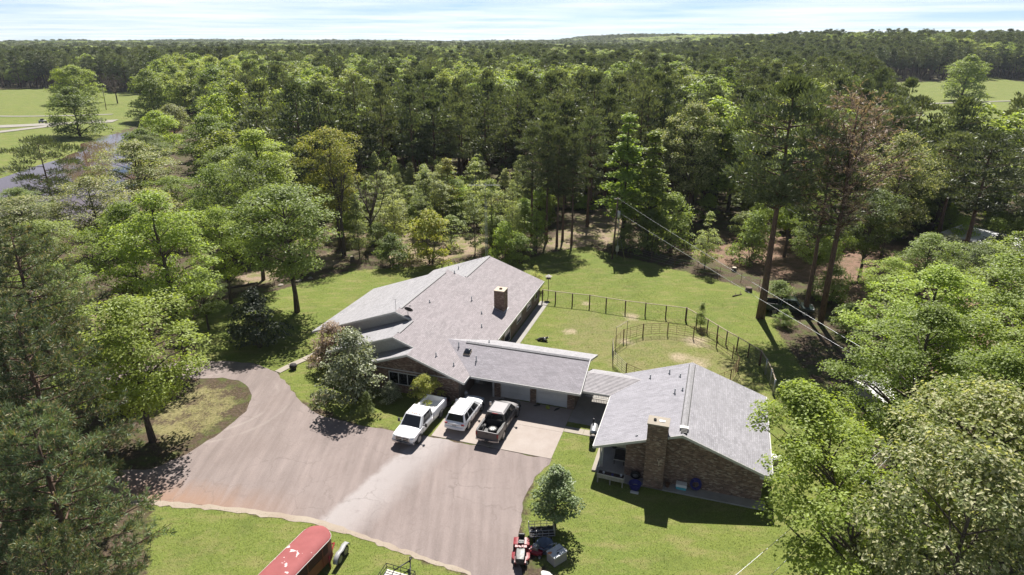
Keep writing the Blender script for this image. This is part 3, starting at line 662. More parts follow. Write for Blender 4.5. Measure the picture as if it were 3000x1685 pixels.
    wall_box(-4.6,5.4,9.2,9.4,0,2.55,M['brick_wall'],H); wall_box(-4.65,-4.45,4.3,9.4,0,2.6,M['brick_wall'],H); wall_box(-1.85,-1.7,4.2,9.2,0,2.6,M['soffit'],H); pass
    for a,b in ((-1.24,1.38),(2.04,4.72)):
        d=MB(); d.bx(a-.06,a,3.97,4.14,.03,2.3); d.bx(b,b+.06,3.97,4.14,.03,2.3); d.bx(a,b,3.97,4.14,2.22,2.29)
        dr=d.build('garage_door',M['white_trim'],H)
        for k in range(4): mb=MB(); mb.bx(a+.005,b-.005,4.04,4.10,.04+k*.545,.04+k*.545+.535); mb.build('door_panel',M['door_white'],dr)
    for v,u,h in ((-4.97,3.05,2.4),(-4.62,4.2,2.45),(-1.95,3.9,2.42)): mb=MB(); mb.bx(v-.07,v+.07,u-.07,u+.07,0,h); mb.build('post',M['white_trim'],H)
    mb=MB(); mb.bx(-4.9,-4.78,3.1,4.15,2.3,2.5); mb.build('beam',M['white_trim'],H)
    # skylight and vents on the garage roof
    zs=lambda u:2.47+PITCH*(u-2.6)
    mb=MB(); v0,v1,u0,u1=-5.15,-4.5,4.75,5.35
    mb.hexa([(v0,u0,zs(u0)-.02),(v1,u0,zs(u0)-.02),(v1,u1,zs(u1)-.02),(v0,u1,zs(u1)-.02),(v0,u0,zs(u0)+.14),(v1,u0,zs(u0)+.14),(v1,u1,zs(u1)+.14),(v0,u1,zs(u1)+.14)])
    sk=mb.build('skylight',M['tan'],H); mb=MB()
    rings=[]
    for k,(s_,h_) in enumerate(((.48,.14),(.46,.2),(.34,.27),(.12,.31))):
        c=((v0+v1)/2,(u0+u1)/2); rings.append([(c[0]+dx*s_*(v1-v0),c[1]+dy*s_*(u1-u0),zs(c[1]+dy*s_*(u1-u0))+h_) for dx,dy in ((-1,-1),(1,-1),(1,1),(-1,1))])
    mb.loft(rings); mb.build('dome',M['glass_dark'],sk)
    for v,u,h in ((-5.9,5.6,.5),(-3.7,4.3,.55),(-3.6,7.4,.35)): vent_pipe(H,v,u,zg(v,u),h)
    # ------------- covered breezeway
    zb=lambda u:2.44+.4*(u-3.2)
    n=15
    for i in range(n):
        ua=3.2+2.0*i/n; ub=3.2+2.0*(i+1)/n; va=6.2; vb0=8.62+max(0,(zb(ua)-2.45)/PITCH); vb1=8.62+max(0,(zb(ub)-2.45)/PITCH)
        mb=MB(); mb.hexa([(va,ua,zb(ua)-.05),(vb0+.1,ua,zb(ua)-.05),(vb1+.1,ub,zb(ub)-.05),(va,ub,zb(ub)-.05),(va,ua,zb(ua)+.028),(vb0+.1,ua,zb(ua)+.028),(vb1+.1,ub+.02,zb(ub)+.006),(va,ub+.02,zb(ub)+.006)]); mb.build('shingle_course',M['course'],H)
    roof_plane('roof',[(6.2,5.22),(11.0,5.22),(8.9,7.3),(6.2,7.3)],lambda v,u:3.26-.4*(u-5.2),H,M['shingle_pale'],.1)
    mb=MB(); mb.bx(6.2,8.9,3.22,5.2,2.3,2.38); mb.build('ceiling',M['soffit'],H)
    board('fascia',(6.2,3.18,2.44),(8.62,3.18,2.44),.18,.05,M['white_trim'],H)
    r=MB(); r.bx(5.9,8.6,6.3,6.36,.95,1.02); r.bx(5.9,8.6,6.3,6.36,.15,.2)
    rail=r.build('railing',M['white_trim'],H)
    for i in range(18): mb=MB(); mb.bx(6.0+.15*i,6.04+.15*i,6.31,6.35,.2,.95); mb.build('baluster',M['white_trim'],rail)
    for v in (6.9,7.5): mb=MB(); mb.lathe([(0,-.11),(.08,-.08),(.11,0),(.08,.08),(.03,.11),(.03,.25),(0,.25)],(v,3.6,2.1),12); mb.build('globe_lamp',M['bulb'],H)
    return H
HOUSE=main_house()

def guest_house():
    H=thing('guest_house','wide brick annex with plain grey gable roof and chimney on its front wall','house',(HX,HY,0),-AZ)
    u0,u1,vl,vm,vr=-4.2,6.9,8.6,14.72,20.8; ze=2.45; zt=ze+PITCH*(vm-vl)
    zl=lambda v,u: ze+PITCH*(v-vl); zr=lambda v,u: zt-PITCH*(v-vm)
    cv0,cv1,cu0,cu1=12.36,13.72,-4.55,-3.55
    roof_plane('roof',[(vl,u0),(cv0-.02,u0),(cv0-.02,cu1+.03),(cv1+.02,cu1+.03),(cv1+.02,u0),(vm,u0),(vm,u1),(vl,u1)],zl,H,M['shingle_y2'])
    roof_plane('roof',[(vm,u0),(vr,u0),(vr,u1),(vm,u1)],zr,H,M['shingle_y3'])
    mb=MB(); mb.prism([(vm-.2,u0+.5,zt-.07),(vm,u0+.5,zt),(vm+.2,u0+.5,zt-.07),(vm,u0+.5,zt+.06)],[(vm-.2,u1-.3,zt-.07),(vm,u1-.3,zt),(vm+.2,u1-.3,zt-.07),(vm,u1-.3,zt+.06)]); mb.build('ridge_vent',M['shingle_pale'],H)
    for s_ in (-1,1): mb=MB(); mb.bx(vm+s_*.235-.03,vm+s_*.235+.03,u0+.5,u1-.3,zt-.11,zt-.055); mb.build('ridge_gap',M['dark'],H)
    # walls
    wall_box(10.9,20.3,-3.4,6.4,0,2.4,M['brick_wall'],H)
    gt=lambda v:(zl(v,0) if v<vm else zr(v,0))-.16
    gable_wall('gable_wall',[(10.9,0),(20.3,0),(20.3,gt(20.3)),(vm,gt(vm)),(10.9,gt(10.9))],-3.68,-3.4,M['mortar'],H)
    top=lambda v: (0.1,min(gt(v)-.02,4.05))
    bricks('brickwork',[((10.9,-3.685),(1,0),cv0-10.9,lambda t:top(10.9+t),(0,-1)),((cv1,-3.685),(1,0),20.3-cv1,lambda t:top(cv1+t),(0,-1))],H,seed=11)
    # gable end board under the peak, sided porch gable
    gable_wall('gable_board',[(13.78,4.02),(15.9,4.02),(vm,gt(vm)-.02)],-3.72,-3.66,M['wood_grey'],H)
    for i in range(9):
        a=9.15+i*.195; b=a+.175; mb=MB(); mb.prism([(v,-3.62,z) for v,z in ((a,2.32),(b,2.32),(b,gt(b)),(a,gt(a)))],[(v,-3.58,z) for v,z in ((a,2.32),(b,2.32),(b,gt(b)),(a,gt(a)))]); mb.build('siding_board',M['wood_grey'],H)
    def bd(a,b,h=.2,t=.05): board('fascia',a,b,h,t,M['white_trim'],H)
    bd((vl,u0-.03,ze-.01),(cv0-.03,u0-.03,zl(cv0-.03,0)-.01)); bd((cv1+.03,u0-.03,zl(cv1+.03,0)-.01),(vm,u0-.03,zt-.01)); bd((vm,u0-.03,zt-.01),(vr,u0-.03,zr(vr,0)-.01))
    bd((vl-.03,u0,ze-.01),(vl-.03,3.1,ze-.01)); bd((vr+.03,u0,zr(vr,0)-.01),(vr+.03,u1,zr(vr,0)-.01))
    mb=MB(); mb.bx(20.0,20.75,-4.15,-3.7,2.22,2.36); mb.build('soffit_box',M['white_trim'],H)
    # porch post with white downpipe, door, window behind
    mb=MB(); mb.bx(9.1,9.22,-3.3,-3.18,.1,2.36); mb.build('post',M['white_trim'],H)
    mb=MB(); mb.tube([(8.95,-3.5,2.42),(9.0,-3.42,2.3),(9.04,-3.4,2.15),(9.04,-3.4,.3),(8.94,-3.45,.16)],.055,8); mb.build('downspout',M['white_trim'],H)
    for u in (-.2,2.6,6.2): mb=MB(); mb.bx(9.0,9.12,u-.06,u+.06,.1,2.4); mb.build('post',M['white_trim'],H)
    window_x(H,10.88,-2.9,-1.5,.9,2.1,-1,2); window_x(H,10.88,1.2,2.6,.9,2.1,-1,2)
    d=MB(); d.bx(10.84,10.9,-1.0,-.1,.12,2.15); d.build('door',M['wood_post'],H)
    # chimney
    ch=wall_box(cv0,cv1,cu0,cu1,0,5.25,M['mortar'],H,'chimney')
    zz=lambda t:(.1,5.24)
    bricks('brickwork',[((cv0,cu0),(1,0),cv1-cv0,zz,(0,-1)),((cv1,cu0),(0,1),cu1-cu0,zz,(1,0)),((cv0,cu0),(0,1),cu1-cu0,zz,(-1,0)),((cv0,cu1),(1,0),cv1-cv0,lambda t:(3.9,5.24),(0,1))],ch,seed=21)
    mb=MB(); mb.bx(cv0-.06,cv1+.06,cu0-.06,cu1+.06,5.24,5.34); mb.build('chimney_cap',M['path'],ch)
    mb=MB(); mb.lathe([(.1,0),(.1,.12),(.07,.12),(.07,.0)],(cv0+.42,(cu0+cu1)/2,5.34),12); mb.build('flue',M['black_plastic'],ch)
    mb=MB(); mb.bx(cv0+.72,cv0+1.1,(cu0+cu1)/2-.1,(cu0+cu1)/2+.12,5.34,5.38); mb.build('vent_grate',M['steel'],ch)
    mb=MB(); mb.prism([(13.3,-4.565,2.05),(13.36,-4.565,2.05),(13.36,-4.565,2.32),(13.3,-4.565,2.32)],[(13.3,-4.58,2.05),(13.36,-4.58,2.05),(13.36,-4.58,2.32),(13.3,-4.58,2.32)])
    for dx in (-.13,.13): mb.hexa([(13.3,-4.58,2.3),(13.36,-4.58,2.3),(13.36,-4.565,2.3),(13.3,-4.565,2.3),(13.3+dx,-4.58,2.55),(13.36+dx,-4.58,2.55),(13.36+dx,-4.565,2.55),(13.3+dx,-4.565,2.55)])
    mb.build('wall_ornament',M['tan'],ch)
    # attic ventilator at the front of the ridge
    mb=MB(); mb.bx(14.45,15.05,-3.55,-3.2,zt-.1,zt+.12); mb.build('roof_vent',M['white_trim'],H)
    vt=MB(); 
    for k in range(4): vt.bx(14.56,14.98,-3.66-.11*k,-3.57-.11*k,zt-.08,zt+.17-.04*k)
    vt.build('roof_vent',M['black_plastic'],H)
    for v,u,h in ((11.5,5.2,.35),(13.0,5.5,.4),(13.9,4.6,.3),(14.25,2.2,.3),(13.7,1.9,.45),(11.6,-3.6,.12)): vent_pipe(H,v,u,zl(v,u),h)
    ac=MB(); ac.bx(21.15,21.85,.6,1.3,.05,.8); ac.build('cooling_unit',M['steel'],H)
    mb=MB(); mb.lathe([(0,.03),(.3,.03),(.33,0)],(21.5,.95,.81),14); mb.build('fan_cover',M['white_trim'],H)
    return H
M['shingle_y2']=shingle_mat('shingle_y2','x',(.36,.35,.385),(.335,.325,.36)); M['shingle_y3']=shingle_mat('shingle_y3','y',(.37,.36,.39),(.345,.335,.36))
GUEST=guest_house()
# ================================================================== TREES
def quads_from(C, Nn, size, aspect, r):
    """leaf rhombs: centres C, normals Nn"""
    n=len(C); Nn=Nn/np.linalg.norm(Nn,axis=1,keepdims=True)
    a=r.normal(size=(n,3)); t=np.cross(Nn,a); t/=np.linalg.norm(t,axis=1,keepdims=True)+1e-9; b=np.cross(Nn,t)
    s=size*r.uniform(.65,1.35,size=(n,1))
    V=np.empty((n,4,3)); V[:,0]=C-t*s*.5; V[:,1]=C+b*s*.5*aspect; V[:,2]=C+t*s*.5; V[:,3]=C-b*s*.5*aspect
    V[:,1]+=Nn*s*.12; V[:,3]+=Nn*s*.12
    return V.reshape(-1,3), np.arange(4*n).reshape(n,4)
def crown_shape(kind,t):
    if kind=='round': return np.sqrt(np.clip(1-(2*t-1)**2,0,1))**.8
    if kind=='cone': return np.clip((1-t)**.75*np.clip(t*6,0,1)**.5,.05,1)
    if kind=='oval': return np.clip(np.sin(np.pi*np.clip(t*.93+.05,0,1))**.7,.1,1)
    if kind=='flat': return np.clip(.55+.5*np.sin(np.pi*t),0,1)
    if kind=='bush': return np.sqrt(np.clip(1-t**2.2,0,1))*.98+.05
def tree_meshes(name,H,R,cb,kind,ncl,nleaf,leaf,seed,leafmat,bark='bark',trunk_r=None,cr=.27,lean=0,pine=False,limbs=26,flat=.62,asp=.62,stems=1,seg=7):
    r=np.random.default_rng(seed); t=np.sort(r.uniform(0,1,ncl)); z=H*(cb+(1-cb)*(.04+.90*t))
    prof=crown_shape(kind,t); ph=np.arange(ncl)*2.39996+r.uniform(-.5,.5,ncl); k=np.sqrt(r.uniform(.08,1,ncl)); k=np.where(t>.9,k*.5,k)
    crad=R*cr*r.uniform(.7,1.35,ncl)*(1.0 if kind!='cone' else .6+.6*(1-t))
    rr=np.clip(R*prof*k*1.0-crad*.35,0,None); ax=lean*(z/H)**2
    cen=np.stack([rr*np.cos(ph)+ax,rr*np.sin(ph),z],1)
    wgt=crad**2; cnt=np.maximum(8,(nleaf*wgt/wgt.sum()).astype(int))
    ci=np.repeat(np.arange(ncl),cnt); n=len(ci)
    d=r.normal(size=(n,3)); d/=np.linalg.norm(d,axis=1,keepdims=True); d[:,2]=np.where(d[:,2]<-.25,-d[:,2]*.6,d[:,2])
    rad=r.uniform(.35,1.08,n)**.6
    P=cen[ci]+d*(crad[ci]*rad)[:,None]*np.array([1,1,flat])
    outward=P-np.array([0,0,H*(cb+(1-cb)*.35)]); outward/=np.linalg.norm(outward,axis=1,keepdims=True)+1e-6
    if not pine:
        Nn=d*.45+outward*.35+np.array([0,0,.85])+r.normal(size=(n,3))*.5
        V,F=quads_from(P,Nn,leaf,asp,r)
    else:
        # needle sprays: slim blades pointing out and up
        dirs=d*.75+outward*.35+np.array([0,0,.45])+r.normal(size=(n,3))*.35; dirs/=np.linalg.norm(dirs,axis=1,keepdims=True)
        a=r.normal(size=(n,3)); s=np.cross(dirs,a); s/=np.linalg.norm(s,axis=1,keepdims=True)
        L=leaf*r.uniform(.7,1.3,(n,1)); w=L*asp*.5
        V=np.empty((n,4,3)); V[:,0]=P-dirs*L*.35; V[:,1]=P+s*w+dirs*L*.15; V[:,2]=P+dirs*L*.65; V[:,3]=P-s*w+dirs*L*.15
        V=V.reshape(-1,3); F=np.arange(4*n).reshape(n,4)
    crown=np_mesh(name+'_crown',V,F,leafmat)
    # trunk and limbs
    mb=MB(); tr=trunk_r or H*.017
    for st in range(stems):
        off=np.array([0,0,0.]) if stems==1 else np.array([math.cos(st*6.28/stems),math.sin(st*6.28/stems),0])
        hs=np.linspace(0,1,7); w=r.normal(size=(7,2))*H*(.006 if not pine else .0022); w[0]=0
        top=H*.93 if stems==1 else H*.7
        base=off*(.15 if stems>1 else 0); tip=off*R*.35 if stems>1 else off
        pts=[(base[0]+(tip[0]-base[0])*h+w[i,0]+lean*(h*top/H)**2, base[1]+(tip[1]-base[1])*h+w[i,1], h*top-(.25 if i==0 else 0)) for i,h in enumerate(hs)]
        mb.tube(pts,[tr*(1.25 if i==0 else 1-.86*h) for i,h in enumerate(hs)],seg)
    sel=r.permutation(ncl)[:limbs]
    for q in sel:
        c=cen[q]; za=max(H*cb*.8, c[2]-max(.25*H*.12,rr[q]*(.75 if not pine else .25)))
        xa=lean*(za/H)**2; b0=np.array([xa,0,za]); mid=b0*.45+c*.55+np.array([0,0,rr[q]*(.12 if not pine else -.05)])+r.normal(size=3)*.12
        r0=tr*max(.12,(1-.86*za/H))*.55
        mb.tube([b0,mid,c,c+(c-mid)*.35],[r0,r0*.6,r0*.3,r0*.08],4,cap=False)
    trunk=mb.mesh(name+'_trunk',M[bark])
    return trunk,crown
def near_pine(name,H,R,cb,seed,ntuft,leafmat):
    """big foreground pine: whorled limbs that carry tufts of long needles"""
    r=np.random.default_rng(seed); mb=MB(); tr=H*.016
    mb.tube([(0,0,-.2),(.1,0,H*.35),(0,.08,H*.7),(0,0,H*.96)],[tr*1.2,tr*.9,tr*.5,tr*.12],8)
    tips=[];axes=[]
    nb=68
    for i in range(nb):
        t=(i+.5)/nb; z=H*(cb+(1-cb)*.95*t); L=R*(1-.75*t**1.6)*r.uniform(.75,1.12)*min(1,.55+t*2); a=i*2.4+r.uniform(-.4,.4)
        up=-.05+.55*t; d=np.array([math.cos(a),math.sin(a),up]); d/=np.linalg.norm(d); b0=np.array([0,0,z]); droop=np.array([0,0,-.10*L])
        p1=b0+d*L*.5+droop*.6; p2=b0+d*L+droop*.3
        r0=tr*(.5-.35*t); mb.tube([b0,p1,p2],[r0,r0*.55,r0*.15],5,cap=False)
        for k in range(int(9*L/R)+3):
            s=r.uniform(.28,1.0); q=(b0*(1-2*s)+p1*2*s) if s<.5 else (p1*(2-2*s)+p2*(2*s-1))
            sd=np.cross(d,[0,0,1.]); sd/=np.linalg.norm(sd); l2=L*.36*(1.15-s*.6)*r.uniform(.5,1.2)
            e=q+sd*r.choice([-1,1])*l2*.75+d*l2*.6+np.array([0,0,l2*r.uniform(-.05,.45)])
            mb.tube([q,(q+e)/2+np.array([0,0,.03]),e],[r0*.22,r0*.16,.012],3,cap=False)
            for m_ in range(5):
                f=.25+.75*m_/4; tips.append(q*(1-f)+e*f+r.normal(size=3)*.13); ax=(e-q)/(np.linalg.norm(e-q)+1e-6)+np.array([0,0,.5]); axes.append(ax/np.linalg.norm(ax))
    tips=np.array(tips); axes=np.array(axes)
    if len(tips)>ntuft: s=r.permutation(len(tips))[:ntuft]; tips=tips[s]; axes=axes[s]
    nn=13; n=len(tips)*nn; P=np.repeat(tips,nn,0)+r.normal(size=(n,3))*.04; D=np.repeat(axes,nn,0)*.75+r.normal(size=(n,3))*.62; D/=np.linalg.norm(D,axis=1,keepdims=True)
    s=np.cross(D,r.normal(size=(n,3))); s/=np.linalg.norm(s,axis=1,keepdims=True); L=r.uniform(.24,.42,(n,1)); w=.026
    V=np.empty((n,4,3)); V[:,0]=P-s*w*.4; V[:,1]=P+D*L*.55-s*w; V[:,2]=P+D*L; V[:,3]=P+D*L*.55+s*w
    crown=np_mesh(name+'_crown',V.reshape(-1,3),np.arange(4*n).reshape(n,4),leafmat)
    return mb.mesh(name+'_trunk',M['bark_pine']),crown
def dead_pine(name,H,R,seed):
    r=np.random.default_rng(seed); mb=MB(); tr=.2
    mb.tube([(0,0,-.2),(.15,0,H*.3),(.5,.1,H*.62),(.9,0,H*.8),(1.1,0,H*.98)],[tr*1.2,tr,tr*.62,tr*.4,.04],8)
    ax=lambda z:np.array([1.1*(z/H)**1.5,0,z]); P=[];D=[]
    for i in range(64):
        t=(i+.5)/64; z=H*(.46+.5*t); L=R*(1.0-.5*t)*r.uniform(.6,1.15)*min(1,.4+1.8*t); a=i*2.4+r.uniform(-.5,.5); d=np.array([math.cos(a),math.sin(a),.75+.55*t]); d/=np.linalg.norm(d)
        b0=ax(z); p1=b0+d*L*.5+np.array([0,0,-.1*L]); p2=b0+d*L; r0=.085*(1.15-t)
        mb.tube([b0,p1,p2],[r0,r0*.6,.02],4,cap=False)
        for k in range(9):
            s=r.uniform(.3,1); q=b0*(1-s)+p2*s-np.array([0,0,.1*L*(1-abs(2*s-1))]); e=q+(d*.6+r.normal(size=3)*.5)*L*.34; mb.tube([q,(q+e)/2,e],[.03,.022,.012],3,cap=False)
            for m_ in range(13):
                f=r.uniform(.3,1.15); P.append(q*(1-f)+e*f); D.append((e-q)/np.linalg.norm(e-q)+r.normal(size=3)*.5)
    P=np.array(P);D=np.array(D); n=len(P); D/=np.linalg.norm(D,axis=1,keepdims=True); s=np.cross(D,r.normal(size=(n,3))); s/=np.linalg.norm(s,axis=1,keepdims=True)
    L=r.uniform(.2,.45,(n,1)); w=.022; V=np.empty((n,4,3)); V[:,0]=P; V[:,1]=P+D*L*.5-s*w; V[:,2]=P+D*L; V[:,3]=P+D*L*.5+s*w
    return mb.mesh(name+'_trunk',M['bark_pine']),np_mesh(name+'_crown',V.reshape(-1,3),np.arange(4*n).reshape(n,4),LM['brown'])
def bare_tree(name,H,R,seed,mat,n=12,spread=1.0):
    r=np.random.default_rng(seed); mb=MB()
    mb.tube([(0,0,-.2),(.05,0,H*.25),(0,.1,H*.42)],[H*.022,H*.018,H*.013],7)
    for i in range(n):
        a=i*2.4; b0=np.array([0,0,H*r.uniform(.28,.42)]); e=np.array([math.cos(a)*R*r.uniform(.5,1)*spread,math.sin(a)*R*r.uniform(.5,1)*spread,H*r.uniform(.75,1.0)]); m_=(b0+e)/2+r.normal(size=3)*.25+np.array([0,0,-.05*H])
        mb.tube([b0,m_,e],[H*.009,H*.006,.015],5,cap=False)
        for k in range(6):
            f=r.uniform(.35,.95); q=(b0*(1-2*f)+m_*2*f) if f<.5 else (m_*(2-2*f)+e*(2*f-1)); g=q+r.normal(size=3)*np.array([1,1,.7])*R*.28+np.array([0,0,.12*H]); mb.tube([q,(q+g)/2+r.normal(size=3)*.06,g],[H*.003,H*.0022,.01],3,cap=False)
    return mb.mesh(name+'_trunk',mat)

T={}     # kind -> (list of (trunk mesh, crown mesh), nominal H, nominal R)
def kind(k,H,R,seeds,**kw): T[k]=([tree_meshes(k,H,R,seed=s,**kw) for s in seeds],H,R)
kind('oak',15,5.5,(11,12,13),cb=.26,kind='round',ncl=76,nleaf=14000,leaf=.26,leafmat=LM['green'],cr=.25,limbs=46)
kind('tall',18,4.6,(21,22,23),cb=.22,kind='oval',ncl=78,nleaf=14000,leaf=.25,leafmat=LM['bright'],cr=.26,limbs=44)
kind('neartree',18,5.2,(25,26),cb=.25,kind='oval',ncl=150,nleaf=25000,leaf=.18,leafmat=LM['bright'],cr=.165,limbs=70,asp=.7)
kind('leaner',12,4.6,(28,),cb=.3,kind='oval',ncl=90,nleaf=22000,leaf=.19,leafmat=LM['bright'],cr=.22,limbs=60,asp=.7,lean=9,trunk_r=.27)
kind('poplar',19,3.4,(31,32),cb=.16,kind='cone',ncl=60,nleaf=6500,leaf=.36,leafmat=LM['bright'],cr=.34,limbs=40)
kind('sapling',10,3.0,(41,42,43),cb=.08,kind='cone',ncl=46,nleaf=3600,leaf=.24,leafmat=LM['pale'],cr=.3,limbs=36,trunk_r=.09)
kind('whip',9,2.2,(45,46,47),cb=.12,kind='oval',ncl=34,nleaf=1700,leaf=.22,leafmat=LM['pale'],cr=.3,limbs=30,trunk_r=.07)
kind('shrub',5,3,(51,52,53),cb=.04,kind='bush',ncl=40,nleaf=4200,leaf=.25,leafmat=LM['green'],cr=.3,limbs=20,stems=4,trunk_r=.06)
kind('smallbush',5,1.7,(55,),cb=.16,kind='oval',ncl=46,nleaf=5200,leaf=.15,leafmat=LM['green'],cr=.3,limbs=24,trunk_r=.09,asp=.75)
kind('bushy',17,8,(61,62),cb=.03,kind='bush',ncl=95,nleaf=9500,leaf=.55,leafmat=LM['green'],cr=.24,limbs=20,flat=.9)
kind('pine',21,4,(71,72,73),trunk_r=.27,cb=.42,kind='round',ncl=58,nleaf=5200,leaf=.55,leafmat=LM['pine'],bark='bark_pine',cr=.27,limbs=44,pine=True,asp=.22,flat=.6)
kind('bigpine',26,6,(81,),cb=.48,kind='round',ncl=90,nleaf=17000,leaf=.5,leafmat=LM['pine'],bark='bark_pine',trunk_r=.42,cr=.22,limbs=70,pine=True,asp=.22,flat=.6)
kind('flatpine',16,7,(85,),cb=.3,kind='flat',ncl=34,nleaf=6500,leaf=.6,leafmat=LM['pine'],bark='bark_pine',cr=.25,limbs=34,pine=True,asp=.2,flat=.45)
T['nearpine']=([near_pine('nearpine',16,5.6,.14,s,3600,LM['pinefull']) for s in (91,92)],16,5.6)
T['deadpine']=([dead_pine('deadpine',24,5.2,95)],24,5.2)
# coarser versions for the wood further off
kind('woodpine',21,3.9,(101,102,103,104),cb=.4,kind='round',ncl=44,nleaf=2500,leaf=.62,leafmat=LM['pine'],bark='bark_pine',cr=.27,limbs=12,pine=True,asp=.34,seg=5)
kind('woodleaf',18,5.2,(111,112,113),cb=.16,kind='round',ncl=42,nleaf=2700,leaf=.55,leafmat=LM['wood'],cr=.27,limbs=10,seg=5,flat=.85)

NAMES=dict(oak='oak_tree',tall='sweetgum_tree',neartree='sweetgum_tree',leaner='sweetgum_tree',poplar='poplar_tree',sapling='sapling',whip='sapling',shrub='shrub',smallbush='small_tree',bushy='willow_tree',pine='pine_tree',bigpine='pine_tree',flatpine='pine_tree',nearpine='pine_tree',deadpine='dead_pine',woodpine='pine_tree',woodleaf='broadleaf_tree')
_cnt={}
def plant(k,x,y,h,r,label,cat=None,group=None,leaf=None,rz=None,z=None,name=None):
    ms,H,R_=T[k]; i=_cnt.get(k,0); _cnt[k]=i+1; tm,cm=ms[i%len(ms)]
    o=thing(name or NAMES[k],label,cat or ('shrub' if 'shrub' in NAMES[k] else 'tree'),(x,y,float(terrain(x,y)) if z is None else z),random.uniform(0,6.28) if rz is None else rz,group)
    o.scale=(r/R_,r/R_,h/H)
    t=link('trunk',tm,o); c=link('crown',cm,o)
    if leaf: c.material_slots[0].link='OBJECT'; c.material_slots[0].material=LM[leaf]
    return o
